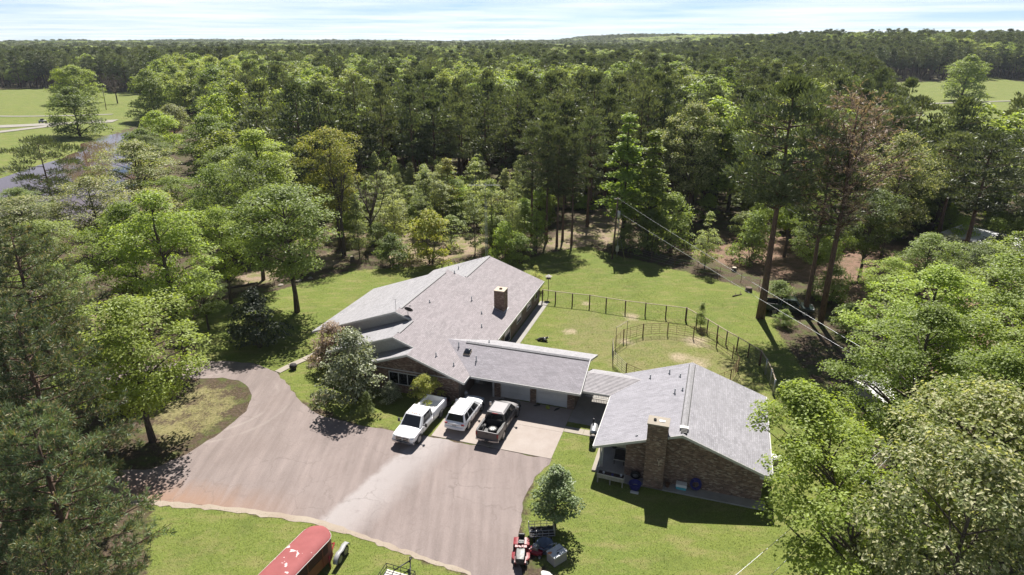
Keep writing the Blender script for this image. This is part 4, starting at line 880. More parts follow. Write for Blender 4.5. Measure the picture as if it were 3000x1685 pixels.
#   kind, x, y, height, crown radius, leaf material, label
PROM=[
('nearpine',-38,47,17,6.3,None,'thick pine at the left edge of the photo with trunk showing below its crown'),
('nearpine',-29.5,35,15.5,5.2,None,'pine behind the shaded left end of the driveway, middle of three close pines'),
('nearpine',-21.8,25,14.5,4.6,None,'closest pine of all, long needled crown filling the bottom left corner'),
('nearpine',-26,25,16,5.5,None,'pine at the lower left edge beside the closest pine'),
('nearpine',-18.9,20.3,12,3.2,None,'lower pine at the bottom left whose tip overlaps the front lawn'),
('nearpine',-34.5,39,14,5,None,'pine half hidden between the other pines left of the driveway'),
('oak',-28.6,43.4,12.6,5.4,'bright','leaning bright green sweetgum at the dry grass beside the driveway bend'),
('tall',-32.6,57.1,17.5,5.0,'bright','tall bright green tree with long bare trunk left of the driveway loop'),
('oak',-25.2,69.4,15.3,6.6,'green','broad oak with dark bare trunk on the lawn left of the house'),
('oak',-33.4,64.5,7.0,2.6,'green','small forked tree between the tall trunk and the dark bush'),
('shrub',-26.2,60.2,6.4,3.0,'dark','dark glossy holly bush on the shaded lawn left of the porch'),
('shrub',-36,54,6,2.6,'green','leafy bush at the foot of the tall tree left of the driveway loop'),
('oak',-46,80,12.5,5.6,'catkin','pale cream flowering oak in front of the muddy pond'),
('oak',-53,70,11,4.6,'green','green oak at the left in front of the blue pond water'),
('oak',-56,62,11,5,'catkin','wide cream tipped tree reaching over the pond at the far left'),
('tall',-37.5,95,18,6.0,'bright','tall fresh green tree in front of the dark pines, left of the snag'),
('oak',-33,80,17,5.2,'green','full green oak behind the broad lawn oak'),
('oak',-26,93,18.5,5.4,'yellow','yellow flushed tree behind the broken grey snag'),
('oak',-41,66,14,4.8,'bright','bright tree between the tall trunk and the cream oaks'),
('oak',-49,57,13,4.6,'catkin','pale oak above the leftmost pine'),
('oak',-42,55,11,4.0,'green','low green tree behind the leftmost pine'),
('oak',-34,72,12,4.2,'bright','light green tree left of the broad lawn oak'),
('oak',-39,84,15,5,'green','round green tree beside the cream oak'),
('flatpine',-80,110,16.5,7.2,None,'dark flat topped pine standing in front of the pond'),
('sapling',-86,104,9,4,'green','feathery small tree at the left edge beside the flat topped pine'),
('bushy',-141,214,15,9.0,'green','round willow on the far left bank of the muddy pond channel'),
('bushy',-209,322,18,12,'bright','big pale tree group standing at the edge of the left field'),
('bushy',-137,254,18,9,'green','tall rounded tree at the upper end of the pond channel'),
('bushy',-112,262,16.5,8,'green','dark rounded tree behind the upper end of the pond channel'),
('bushy',-99,247,17,8,'bright','light willow right of the upper pond channel'),
('bushy',-110,214,10.5,6.5,'pale','pale bush on the right bank of the pond channel'),
('bushy',-99,184,11,7,'bright','low willow on the right bank where the channel widens'),
('tall',-55,119,17.5,6.6,'bright','tall fresh green tree on the near right bank of the pond'),
('oak',-47,108,13.5,5.8,'green','rounded green tree in front of the tall fresh green tree by the pond'),
('oak',-63,108,14.2,7.2,'catkin','broad cream tipped oak on the near shore of the pond'),
('oak',-60,90,12,6,'catkin','cream tipped oak below the broad one on the pond shore'),
('oak',-52,97,10.5,5,'bright','bright low tree between the cream oaks on the pond shore'),
('oak',-84,150,9.5,6,'green','low tree on the right bank behind the broad cream tipped oak'),
('bushy',-94,166,9,6,'bright','bright bush at the water edge behind the broad cream tipped oak'),
('oak',-75,96,9,5.5,'green','low green tree over the water just right of the flat topped pine'),
('oak',-69,88,9.5,6,'catkin','low spreading cream tipped oak at the water edge, far left'),
('sapling',-22.2,89.1,10,2.6,'pale','slim pale sapling left of the bare forked tree'),
('sapling',-18.4,97,11,3.4,'pale','tall pale feathery sapling right of the bare forked tree'),
('sapling',-14,103,10.5,3.2,'green','green sapling behind the feathery sapling'),
('sapling',-10.9,107,12,4.0,'yellow','pinkish yellow thin sapling in the thicket behind the house'),
('sapling',-6,106,11.5,3.6,'pale','pale sapling directly behind the antenna boom'),
('sapling',-1.1,100,11.5,3.2,'pale','pale sapling right of the antenna mast'),
('sapling',-15.4,112,10,3.4,'pale','pale sapling at the back of the thicket'),
('sapling',-3,93,7,2.2,'green','young tree left of the antenna mast'),
('sapling',-25,98,9.5,3.0,'green','green sapling left in the thicket behind the bare tree'),
('sapling',-29,90,8.5,2.8,'pale','pale sapling nearest to the broad lawn oak'),
('shrub',-11.5,86.8,7.6,4.0,'yellow','large yellow green round bush behind the house'),
('shrub',-17,86.2,4.6,3.0,'green','dark green bush left of the large yellow green bush'),
('shrub',-1.0,87.6,5.6,2.8,'bright','yellow green bush behind the far roof peak'),
('shrub',1.2,86.6,4.4,2.2,'green','green bush at the right of the far roof peak'),
('shrub',-20.5,94,4,2.8,'green','green bush under the bare forked tree'),
('pine',5.4,97,18.9,3.2,None,'leftmost pine of the straight trunked clump behind the yard'),
('pine',6.9,94.9,17.6,2.9,None,'second pine trunk in the clump behind the yard'),
('pine',8.0,98,17.8,3.0,None,'third pine trunk in the clump behind the yard'),
('pine',9.2,95.5,17.2,2.8,None,'rightmost pine trunk of the clump behind the yard'),
('pine',12.8,106,18.6,3.8,None,'single tall pine on the pale dirt right of the clump'),
('pine',3.2,100,17.5,3.4,None,'pine just left of the clump with its trunk behind bushes'),
('poplar',17.2,97,20.3,4.6,'bright','taller of two bright green poplars behind the utility pole'),
('poplar',20.6,94,18.2,4.3,'bright','shorter bright green poplar right of the utility pole'),
('oak',29.9,108,20.4,6.0,'catkin','cream tipped round tree right of the two poplars'),
('shrub',23.7,92,8.5,4.2,'green','large green thicket bush below the shorter poplar'),
('shrub',20.3,90.5,6.6,2.8,'green','dark bush right behind the utility pole'),
('shrub',17.2,92,4.5,2.2,'green','low bush left of the utility pole foot'),
('sapling',26.8,84.5,8.5,2.6,'pale','thin sapling at the lawn edge below the power lines'),
('shrub',34.3,87.5,7,3.4,'green','green bush on the red soil left of the thick pine trunk'),
('bigpine',28.5,67.7,26.6,6.2,None,'huge pine with thick bare trunk at the right edge of the lawn'),
('pine',33.9,68.4,21.5,4.4,None,'dark pine whose trunk stands right beside the huge pine'),
('deadpine',34.6,65.9,24.3,7.4,None,'dead reddish brown pine without needles right of the huge pine'),
('oak',38,76,13.5,4.2,'green','green tree behind the dead pine trunk'),
('oak',46,80,12.5,4.6,'green','green tree on the red soil right of the dead pine'),
('oak',52,86,18.5,5.4,'catkin','olive tree top just right of the dead brown crown'),
('oak',40,90,15,4.8,'bright','bright green tree between the huge pine and the dead pine'),
('shrub',31.5,70.5,3.4,2.2,'green','bush behind the parked dark truck'),
('shrub',30.3,65.4,2,1.3,'green','low bush at the foot of the thick pine trunk'),
('oak',44,98,15,5.4,'bright','fresh green tree behind the red soil clearing, left of the dead crown'),
('tall',58,108,17,5.6,'bright','light green tree right above the dead brown crown'),
('tall',36,112,17,5.2,'green','green tree behind the huge pine crown'),
('oak',63,100,14,5.6,'green','leafy green tree under the round dark pine at the right'),
('oak',49,72,9,4.2,'green','low leafy tree at the shady edge right of the dead pine trunk'),
('oak',56,71,8,3.6,'green','low leafy tree beside the fallen trunk at the right'),
('oak',42,67,7.5,3.4,'bright','low bright tree behind the wires right of the dead pine'),
('shrub',38.5,72,4.6,2.8,'green','green bush between the two dark trunks'),
('shrub',36.5,63.5,3.4,2.3,'green','low green bush in front of the dead pine trunk'),
('shrub',40.5,64.5,4.2,2.6,'bright','bright bush right of the dead pine trunk foot'),
('shrub',46,63,4.5,2.8,'green','green bush in the shade near the fallen trunk'),
('pine',71,124,20.5,6.6,None,'dark pine in front of the right field, left of two round ones'),
('pine',84,138,18.5,7.4,None,'round dark pine crown in front of the right field'),
('pine',72,104,18.5,5,None,'dark pine below the right field with a pointed top'),
('pine',62,84,19,5.4,None,'dark pine at the right behind the white roof'),
('pine',70,84,18,5.6,None,'tall dark pine at the right edge above the white roof'),
('pine',56,95,20,5,None,'dark pine above the reddish clearing'),
('pine',66,96,17.5,5.2,None,'full dark pine between the clearing and the right edge'),
('pine',78,95,18.5,6,None,'rightmost tall pine at the edge of the photo'),
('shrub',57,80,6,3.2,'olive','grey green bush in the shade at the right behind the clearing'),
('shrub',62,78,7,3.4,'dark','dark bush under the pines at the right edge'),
('neartree',30.5,43,15.5,5.6,'bright','bright sweetgum behind the rusty shed roof at the right, trunk standing clear'),
('neartree',37.5,41,18,6.4,'bright','large sweetgum with forked trunk at the right edge of the photo'),
('neartree',26.5,37,15,5.4,'bright','sweetgum right of the annex, nearest to the shed with pale roof'),
('neartree',32.5,34.5,17,5.6,'bright','sweetgum at the right edge in front of the rusty shed'),
('neartree',26.5,30.5,15,4.8,'bright','sweetgum between the cream oaks and the pale roofed shed'),
('leaner',17.6,23.2,12.2,4.6,'bright','leaning sweetgum whose thick bare limb reaches the corner of the annex roof'),
('oak',19.6,22.2,14.5,4.4,'catkin','cream flowering oak at the bottom right corner'),
('oak',23.8,27.2,14.5,4.6,'catkin','cream flowering oak right of the leaning sweetgum'),
('neartree',45,52,16,5.6,'bright','sweetgum behind the shed near the right edge'),
('smallbush',2.8,33.6,4.9,1.75,'mid','small dense round tree between the driveway and the annex lawn'),
('shrub',-13.9,49.6,6.6,3.1,'olive','big grey green olive shrub in front of the brick gable'),
('shrub',-7.5,48.75,3.0,1.65,'yellow','yellow green azalea bush beside the parked white pickup'),
('shrub',-10.6,49.2,2.2,1.0,'olive','small pale bush between the olive shrub and the yellow green bush'),
('shrub',-17.4,56.2,4.4,2.3,'pink','pinkish brown flowering bush by the porch end'),
('sapling',-12.2,46.9,2.6,1.0,'green','small sapling in the shade in front of the olive shrub'),
('sapling',20.9,65.0,3.2,1.1,'green','young sapling at the bend of the yard fence'),
('sapling',3.0,76.0,3.6,1.5,'yellow','small yellow green sapling behind the far house corner'),
]
for k,x,y,h,r_,lf,lab in PROM: plant(k,x,y,h,r_,lab,leaf=lf,rz=R(101) if k=='leaner' else None,group={'nearpine':'big pines left of the driveway','neartree':'sweetgums at the right','leaner':'sweetgums at the right','sapling':'young trees around the yard','shrub':'bushes around the yard','pine':'tall pines around the yard','oak':'leafy trees around the yard','tall':'leafy trees around the yard','bushy':'trees along the pond','poplar':'poplars behind the utility pole'}.get(k))
# bare trees and the snag
def bare(x,y,h,r_,seed,mat,label,**kw):
    o=thing('bare_tree',label,'tree',(x,y,float(terrain(x,y)))); link('trunk',bare_tree('bare',h,r_,seed,mat,**kw),o); return o
bare(-21.5,95,12.5,4.2,301,M['bark'],'bare grey forked tree without leaves behind the lawn')
bare(-24.8,90.5,15,1.6,302,M['bark'],'broken grey snag trunk in front of the yellow flushed tree',n=6)
bare(-188,318,15,9,303,M['bark'],'leafless tree standing alone in the left field',n=16)
bare(190,330,14,9,304,M['bark'],'leafless tree standing alone in the right field',n=16)
plant('bushy',232,345,22,11,'large round tree on the right field beyond the lane',leaf='green'); plant('oak',255,380,20,11,'spreading tree in the right field at the photo edge',leaf='bright')

# ---------------------------------------------------------------- the wood: nearest trees one by one, the rest as one mass
CLEAR=[(-62,40),(-62,72),(-40,74),(-42,88),(-36,106),(-30,122),(5,122),(6,110),(14,116),(24,116),(26,100),(36,112),(60,104),(86,98),(90,70),(60,40),(40,0),(-62,0)]
RIGHT_CLR=[(80,128),(222,440),(262,480),(352,492),(470,380),(140,120)]
POND_CLR=[(-38,72),(-42,88),(-44,102),(-48,104),(-56,125),(-66,150),(-76,166),(-88,190),(-100,236),(-114,250),(-140,256),(-165,262),(-210,330),(-290,430),(-430,430),(-430,60),(-62,40)]
def wood_ok(x,y):
    ok=~inpoly(x,y,CLEAR)&~inpoly(x,y,POND_CLR)&~inpoly(x,y,FIELD_L)&~inpoly(x,y,FIELD_R)&~inpoly(x,y,RIGHT_CLR)
    return ok
def jgrid(x0,x1,y0,y1,s,r,j=.42):
    X,Y=np.meshgrid(np.arange(x0,x1,s),np.arange(y0,y1,s)); X=X+np.where((np.arange(X.shape[0])%2)[:,None]>0,s/2,0)
    return X.ravel()+r.uniform(-j,j,X.size)*s, Y.ravel()+r.uniform(-j,j,X.size)*s
def leafprob(x,y):
    n=vnoise(x+40,y*.8,75); p=.24+.0*x
    n=n+.5*vnoise(x*1.0-70,y,28); p=np.where(n>-.02,.9,p); d=np.hypot(x,y)
    p=np.where((d<165)&(x>-35)&(x<75),.08,p)                    # the dark pine stand behind the yard
    p=np.where((x<-35)&(d<420),.8+.2*n,p); p=np.where((x<-150)&(d>400),.2+.5*(n>.1),p); p=np.where((x>120)&(y>380)&(d<620),.05,p)
    return p
def wood():
    r=np.random.default_rng(17)
    x,y=jgrid(-900,900,70,900,5.6,r); ang=np.abs(np.arctan2(x,y)); d=np.hypot(x,y)
    k=wood_ok(x,y)&(ang<R(46))&(d<860)&(d>72); x,y,d,ang=x[k],y[k],d[k],ang[k]
    leafy=r.uniform(size=len(x))<leafprob(x,y); keep=~leafy|(r.uniform(size=len(x))<.62); x,y,d,ang,leafy=x[keep],y[keep],d[keep],ang[keep],leafy[keep]
    order=np.argsort(d+np.where(ang>R(41),1e4,0)); used=np.zeros(len(x),bool)
    hp=lambda q: (r.uniform(14.5,24) if not leafy[q] else r.uniform(12.5,21.5))
    npin=max(0,296-sum(1 for a in PROM if 'pine' in a[0])); nlf=250; cp=cl=0
    for q in order:
        if leafy[q]:
            if cl>=nlf: continue
            cl+=1; far=d[q]>170
            plant('woodleaf',x[q],y[q],hp(q),r.uniform(4.6,7.6),'light green leafy tree standing among the trees of the wood behind the house',group='leafy trees of the wood')
        else:
            if cp>=npin: continue
            cp+=1
            plant('woodpine',x[q],y[q],hp(q),r.uniform(3.2,5.0),'dark tall pine standing among the pines of the wood behind the house',group='pines of the wood')
        used[q]=True
        if cp>=npin and cl>=nlf: break
    rest=~used; X,Y,LF=x[rest],y[rest],leafy[rest]
    sc=r.uniform(.68,1.18,len(X)); 
    # beyond: whole hills of trees
    x2,y2=jgrid(-2900,2900,300,3000,13,r,.45); d2=np.hypot(x2,y2); k=(d2>850)&(d2<3000)&(np.abs(np.arctan2(x2,y2))<R(45)); x2,y2,d2=x2[k],y2[k],d2[k]
    n2=vnoise(x2,y2,230); lf2=(n2+.6*vnoise(x2,y2,90)+r.uniform(-.3,.3,len(x2)))>.1
    open_=(vnoise(x2+900,y2,300)>9)&(d2<2500); x2,y2,lf2=x2[~open_],y2[~open_],lf2[~open_]
    X=np.concatenate([X,x2]); Y=np.concatenate([Y,y2]); LF=np.concatenate([LF,lf2]); SC=np.concatenate([sc,r.uniform(.75,1.2,len(x2))]); WX=np.concatenate([r.uniform(.95,1.35,len(sc)),np.full(len(x2),2.6)])
    return X,Y,LF,SC,WX,r
X,Y,LF,SC,WX,_r=wood()
def understory():
    r=np.random.default_rng(23); n=0
    while n<95:
        x,y=(r.uniform(-36,90),r.uniform(93,128)) if n<70 else (r.uniform(40,92),r.uniform(60,100))
        if inpoly(np.array([x]),np.array([y]),DIRT)[0] or (n<70 and y<93+abs(x)*.0) or (n>=70 and inpoly(np.array([x]),np.array([y]),REDDIRT)[0]): n+=.02; continue
        plant('shrub',x,y,r.uniform(2.5,6.5),r.uniform(1.8,3.4),'leafy green undergrowth bush among the trunks at the edge of the wood',group='undergrowth bushes at the wood edge',leaf=['green','bright','pale'][int(r.integers(0,3))]); n+=1
def thicket():
    r=np.random.default_rng(29); n=0
    while n<92:
        x,y=r.uniform(-34,5),r.uniform(88,124)
        if y<90+max(0,(x+8)*.0) or (abs(x+24)<6 and y<93): continue
        if inpoly(np.array([x]),np.array([y]),DIRT)[0] and r.uniform()<.6: continue
        plant('whip' if r.uniform()<.6 else 'sapling',x,y,r.uniform(5,11.5),r.uniform(1.7,3.0),'slim young tree in the pale green thicket behind the long roof',group='young trees of the thicket',leaf=['pale','pale','bright','green','pale'][int(r.integers(0,5))]); n+=1
thicket()
understory()
def scatter_tree(groups,name):
    """node group: instance k of the source trees on the points with variant == k"""
    ng=bpy.data.node_groups.new(name,'GeometryNodeTree'); ng.interface.new_socket('Geometry',in_out='INPUT',socket_type='NodeSocketGeometry'); ng.interface.new_socket('Geometry',in_out='OUTPUT',socket_type='NodeSocketGeometry')
    N=ng.nodes; L=ng.links; gi=N.new('NodeGroupInput'); go=N.new('NodeGroupOutput'); jn=N.new('GeometryNodeJoinGeometry')
    def na(n,t): q=N.new('GeometryNodeInputNamedAttribute'); q.data_type=t; q.inputs['Name'].default_value=n; return q.outputs[0]
    var=na('variant','INT'); rot=na('rot','FLOAT'); sc=na('size','FLOAT_VECTOR'); cr=N.new('ShaderNodeCombineXYZ'); L.new(rot,cr.inputs[2])
    for k,objs in enumerate(groups):
        j2=N.new('GeometryNodeJoinGeometry')
        for ob in objs:
            oi=N.new('GeometryNodeObjectInfo'); oi.inputs['Object'].default_value=ob; oi.transform_space='ORIGINAL'; L.new(oi.outputs['Geometry'],j2.inputs[0])
        cp=N.new('FunctionNodeCompare'); cp.data_type='INT'; cp.operation='EQUAL'
        ins=[s for s in cp.inputs if s.type=='INT']; L.new(var,ins[0]); ins[1].default_value=k
        ip=N.new('GeometryNodeInstanceOnPoints'); L.new(gi.outputs[0],ip.inputs['Points']); L.new(cp.outputs[0],ip.inputs['Selection']); L.new(j2.outputs[0],ip.inputs['Instance'])
        L.new(cr.outputs[0],ip.inputs['Rotation']); L.new(sc,ip.inputs['Scale']); L.new(ip.outputs[0],jn.inputs[0])
    L.new(jn.outputs[0],go.inputs[0]); return ng
def mass(name,x,y,sc,wx,srcs):
    n=len(x); z=terrain(x,y)-.2; me=bpy.data.meshes.new(name); me.vertices.add(n); me.vertices.foreach_set('co',np.stack([x,y,z],1).astype(np.float32).ravel())
    a=me.attributes.new('variant','INT','POINT'); a.data.foreach_set('value',_r.integers(0,len(srcs),n).astype(np.int32))
    a=me.attributes.new('rot','FLOAT','POINT'); a.data.foreach_set('value',_r.uniform(0,6.28,n).astype(np.float32))
    a=me.attributes.new('size','FLOAT_VECTOR','POINT'); a.data.foreach_set('vector',np.stack([sc*wx,sc*wx,sc],1).astype(np.float32).ravel())
    o=link(name,me); o['kind']='stuff'; md=o.modifiers.new('scatter','NODES'); md.node_group=scatter_tree(srcs,name); return o
def sources(kname):
    """one already standing tree per mesh variant serves as source of its trunk and crown"""
    out=[]
    for tm,cm in T[kname][0]:
        t=next(o for o in bpy.data.objects if o.data is tm); c=next(o for o in bpy.data.objects if o.data is cm); out.append((t,c))
    return out
mass('far_pine_wood',X[~LF],Y[~LF],SC[~LF],WX[~LF],sources('woodpine')); mass('far_leafy_wood',X[LF],Y[LF],SC[LF]*1.02,WX[LF],sources('woodleaf'))
print('trees',len(X))
# ================================================================== VEHICLES AND OTHER OBJECTS
def ring(y,pts): return [(x,y,z) for x,z in pts]+[(-x,y,z) for x,z in reversed(pts)]
def wheel(parent,x,y,r,w,side,name='wheel',spokes=6,rim='alloy'):
    mb=MB(); h=w/2; mb.lathe([(r*.62,-h*.9),(r*.9,-h),(r,-h*.7),(r,h*.7),(r*.9,h),(r*.62,h*.9)],(0,0,0),20,0,'x',close=True)
    o=mb.build(name,M['black_rubber'],parent,(x,y,r)); mb=MB(); s=side
    mb.lathe([(0,.0),(r*.2,.02),(r*.24,-.01),(r*.5,-.03)],(s*h*.75,0,0),20,0,'x')
    for k in range(spokes):
        a=6.283*k/spokes; c,sn=math.cos(a),math.sin(a); p=lambda q,t,xx:(xx,q*c-t*sn,q*sn+t*c)
        mb.hexa([p(.1*r,-.05,s*h*.75),p(r*.6,-.05,s*h*.8),p(r*.6,.05,s*h*.8),p(.1*r,.05,s*h*.75),p(.1*r,-.05,s*h*.95),p(r*.6,-.05,s*h*.95),p(r*.6,.05,s*h*.95),p(.1*r,.05,s*h*.95)])
    mb.lathe([(r*.58,-h*.5),(r*.66,h*.92),(r*.6,h*.96),(r*.54,-h*.4)],(0,0,0),20,0,'x') if s>0 else mb.lathe([(r*.58,h*.5),(r*.66,-h*.92),(r*.6,-h*.96),(r*.54,h*.4)],(0,0,0),20,0,'x')
    mb.build('rim',M[rim],o); return o
def arch(parent,x,y,r,side):
    mb=MB(); 
    for k in range(12):
        a0,a1=math.pi*k/12,math.pi*(k+1)/12
        for ra,rb in ((r,r*1.13),): mb.hexa([(x-.03,y+ra*math.cos(a0),r*.86+ra*math.sin(a0)),(x-.03,y+rb*math.cos(a0),r*.86+rb*math.sin(a0)),(x-.03,y+rb*math.cos(a1),r*.86+rb*math.sin(a1)),(x-.03,y+ra*math.cos(a1),r*.86+ra*math.sin(a1)),(x+.03,y+ra*math.cos(a0),r*.86+ra*math.sin(a0)),(x+.03,y+rb*math.cos(a0),r*.86+rb*math.sin(a0)),(x+.03,y+rb*math.cos(a1),r*.86+rb*math.sin(a1)),(x+.03,y+ra*math.cos(a1),r*.86+ra*math.sin(a1))])
    return mb
def face_panel(q,u0,u1,v0,v1,off=.012,th=.02):
    """panel lying on the quad q (bl,br,tr,tl) between fractions, slightly proud"""
    q=[Vector(p) for p in q]; n=((q[1]-q[0]).cross(q[3]-q[0])).normalized()
    P=lambda u,v:(q[0]*(1-u)+q[1]*u)*(1-v)+(q[3]*(1-u)+q[2]*u)*v
    c=[P(u0,v0),P(u1,v0),P(u1,v1),P(u0,v1)]; mb=MB(); mb.hexa([p-n*th for p in c]+[p+n*off for p in c]); return mb
def vehicle_frame(t,W,ys,paint,name='body'):
    """ys: stations (y, half width factor, sill z, belt z, shoulder inset, top z)"""
    mb=MB(); rings=[]
    for y,wf,zs,zb,ins,zt in ys:
        w=W/2*wf; rings.append(ring(y,[(0,zs),(w*.86,zs),(w*.97,zs+.12),(w,(zs+zb)/2),(w*.985,zb-.06),(w-ins,zb),(w*.5,zt),(0,zt+.015)]))
    mb.loft(rings); return mb.build(name,paint,t,sharp=40)
def cab(t,W,zb,zt,yb0,yt0,yt1,yb1,paint,wb=.93,wt=.76,name='cab'):
    """greenhouse: base from yb0 (rear) to yb1 (front), roof from yt0 to yt1"""
    b=W/2*wb; a=W/2*wt
    B=[(-b,yb0,zb),(b,yb0,zb),(b,yb1,zb),(-b,yb1,zb)]; T_=[(-a,yt0,zt),(a,yt0,zt),(a,yt1,zt),(-a,yt1,zt)]
    mb=MB(); n=7; rings=[]
    mb.hexa(B+T_); k=.05
    # slightly crowned roof
    mb.hexa([(-a*.98,yt0+.03,zt-.01),(a*.98,yt0+.03,zt-.01),(a*.98,yt1-.03,zt-.01),(-a*.98,yt1-.03,zt-.01),(-a*.8,yt0+.15,zt+k),(a*.8,yt0+.15,zt+k),(a*.8,yt1-.18,zt+k),(-a*.8,yt1-.18,zt+k)])
    o=mb.build(name,paint,t); bv=o.modifiers.new('b','BEVEL'); bv.width=.06; bv.segments=3
    return o,dict(front=[B[2],B[3],T_[3],T_[2]],rear=[B[0],B[1],T_[1],T_[0]],right=[B[1],B[2],T_[2],T_[1]],left=[B[3],B[0],T_[0],T_[3]])
def mirror(t,x,y,z,s,mat):
    mb=MB(); mb.hexa([(x,y-.03,z),(x+s*.2,y-.06,z+.03),(x+s*.2,y+.02,z+.03),(x,y+.03,z),(x,y-.03,z+.06),(x+s*.2,y-.06,z+.09),(x+s*.2,y+.02,z+.09),(x,y+.03,z+.06)]); mb.box((x+s*.27,y-.02,z+.12),(.16,.1,.3)); return mb.build('mirror',mat,t)
def bed(t,W,y0,y1,zf,zr,paint,liner):
    """open load bed between y0 (tailgate) and y1 (cab)"""
    w=W/2
    for s in (-1,1):
        mb=MB(); rings=[]
        for y,bul in ((y0,.96),(y0+.25,1.0),(y0+.9,1.03),(y0+1.5,1.0),(y1,.985)):
            x0,x1=w*.80*s,w*bul*s; rings.append([(x0,y,zf-.02),(x1*.9,y,.42),(x1*.98,y,.52),(x1,y,.85),(x1*.975,y,zr-.05),(x1*.955,y,zr),(x0,y,zr)])
        mb.loft(rings); mb.build('bed_side',paint,t,sharp=40)
        mb=MB(); mb.bx(min(w*.81*s,w*.95*s),max(w*.81*s,w*.95*s),y0+.05,y1-.02,zr+.001,zr+.025); mb.build('bed_rail',M['black_plastic'] if liner=='black' else paint,t)
        mb=MB(); mb.bx(min(w*.6*s,w*.8*s),max(w*.6*s,w*.8*s),y0+.6,y0+1.5,zf,zf+.22); mb.build('wheel_well',M['black_plastic'] if liner=='black' else paint,t)
    mb=MB(); mb.bx(-w*.8,w*.8,y0+.05,y1,zf-.08,zf)
    for k in range(9): x=-w*.7+k*w*1.4/8; mb.bx(x-.03,x+.03,y0+.07,y1-.03,zf,zf+.02)
    mb.build('bed_floor',M['black_plastic'] if liner=='black' else paint,t)
    mb=MB(); mb.bx(-w*.8,w*.8,y1-.05,y1,zf,zr); mb.build('bed_front',paint,t)
    mb=MB(); mb.bx(-w*.80,w*.80,y0-.01,y0+.06,.52,zr-.01); g=mb.build('tailgate',paint,t); bv=g.modifiers.new('b','BEVEL'); bv.width=.015; bv.segments=2
    mb=MB(); mb.bx(-.12,.12,y0-.03,y0-.005,zr-.2,zr-.13); mb.build('handle',M['black_plastic'],g); return g
def pickup(loc,rz,paint,label,liner,crew,L=5.9,wb=3.6):
    W=1.96; t=thing('pickup_truck',label,'pickup truck',loc,rz)
    yr=-wb/2; yf=wb/2; r=.40; yrear=yr-1.22; yfr=yf+.98
    bl=2.5 if not crew else 1.75; ybed=yrear+bl; zb=1.18; zt=1.88
    hood=[(ybed+.02,.985,.45,zb-.03,.06,zb-.02),(yf-.75,1.0,.42,zb-.02,.07,zb),(yf-.35,1.0,.42,1.13,.1,1.17),(yf+.3,1.0,.45,1.08,.13,1.14),(yf+.8,.97,.48,1.02,.16,1.07),(yfr,.90,.5,.92,.15,.96)]
    vehicle_frame(t,W,hood,paint)
    mb=MB(); mb.bx(-.6,.6,yrear+.1,ybed,.35,.6); mb.build('chassis',M['black_plastic'],t)
    bed(t,W,yrear,ybed,.78,1.28,paint,liner)
    yb1=yf-.28; yt1=yf-1.02; c,f=cab(t,W,zb-.04,zt,ybed+.02,ybed+.14,yt1,yb1,paint,.95,.76)
    face_panel(f['front'],.06,.94,.06,.92).build('windshield',M['glass_dark'],t)
    face_panel(f['rear'],.1,.9,.2,.85).build('rear_window',M['glass_dark'],t)
    for sd in ('right','left'):
        q=f[sd]; 
        for a,b in (((.05,.30),(.34,.60),(.64,.86)) if crew else ((.08,.18),(.22,.80))) :
            if sd=='left': a,b=1-b,1-a
            face_panel(q,a,b,.12,.88).build('side_window',M['glass_dark'],t)
    for s in (-1,1):
        for y,nm in ((yr,1),(yf,1)):
            wheel(t,s*(W/2-.13),y,r,.27,s,rim='alloy' if crew else 'steel'); arch(t,s*(W/2-.005),y,r*1.06,s).build('wheel_arch',M['dark'],t)
        mirror(t,s*W/2*.96,yb1-.42,1.18,s,M['black_plastic'] if not crew else M['chrome'])
        for y in ((ybed+.08,yb1-.35) if not crew else (ybed+.08,ybed+1.1,yb1-.35)):
            mb=MB(); mb.bx(s*W/2*.995-.012,s*W/2*.995+.012,y-.012,y+.012,.5,zb-.05); mb.build('door_gap',M['dark'],t)
        mb=MB(); mb.box((s*W/2,ybed+.35 if not crew else ybed+.25,.98),(.05,.2,.04)); mb.build('door_handle',paint if not crew else M['chrome'],t)
        mb=MB(); mb.hexa([(s*W/2*.62,yfr-.12,.80),(s*W/2*.95,yfr-.22,.80),(s*W/2*.95,yfr-.14,.80),(s*W/2*.62,yfr+.015,.80),(s*W/2*.62,yfr-.12,1.0),(s*W/2*.94,yfr-.22,1.0),(s*W/2*.9,yfr-.12,1.0),(s*W/2*.62,yfr+.005,1.0)]); mb.build('headlight',M['head_lens'],t)
        mb=MB(); mb.box((s*W/2*.90,yrear+.03,1.02),(.13,.09,.3)); mb.build('tail_light',M['tail_red'],t)
    # front: chrome grille with cross bars, bumper, plate; roof marker lamps
    mb=MB(); mb.bx(-.56,.56,yfr-.05,yfr+.02,.68,1.0); g=mb.build('grille',M['black_plastic'],t)
    mb=MB()
    for z in (.69,.84,.99): mb.bx(-.58,.58,yfr,yfr+.04,z-.025,z+.025)
    for x in (-.58,0,.58): mb.bx(x-.035,x+.035,yfr,yfr+.045,.68,1.0)
    mb.build('grille_bar',M['chrome'],g); mb=MB(); mb.lathe([(0,.06),(.05,.055),(.085,.03),(.085,0)],(0,yfr+.02,.84),12,0,'y'); mb.build('emblem',M['chrome'],g)
    mb=MB(); mb.loft([[(x,yfr-.02-.12*abs(x/.95)**3,.45),(x,yfr+.14-.16*abs(x/.95)**3,.45),(x,yfr+.16-.16*abs(x/.95)**3,.62),(x,yfr-.02-.12*abs(x/.95)**3,.66)] for x in (-.95,-.7,-.3,.3,.7,.95)]); b=mb.build('front_bumper',M['chrome'],t,sharp=40)
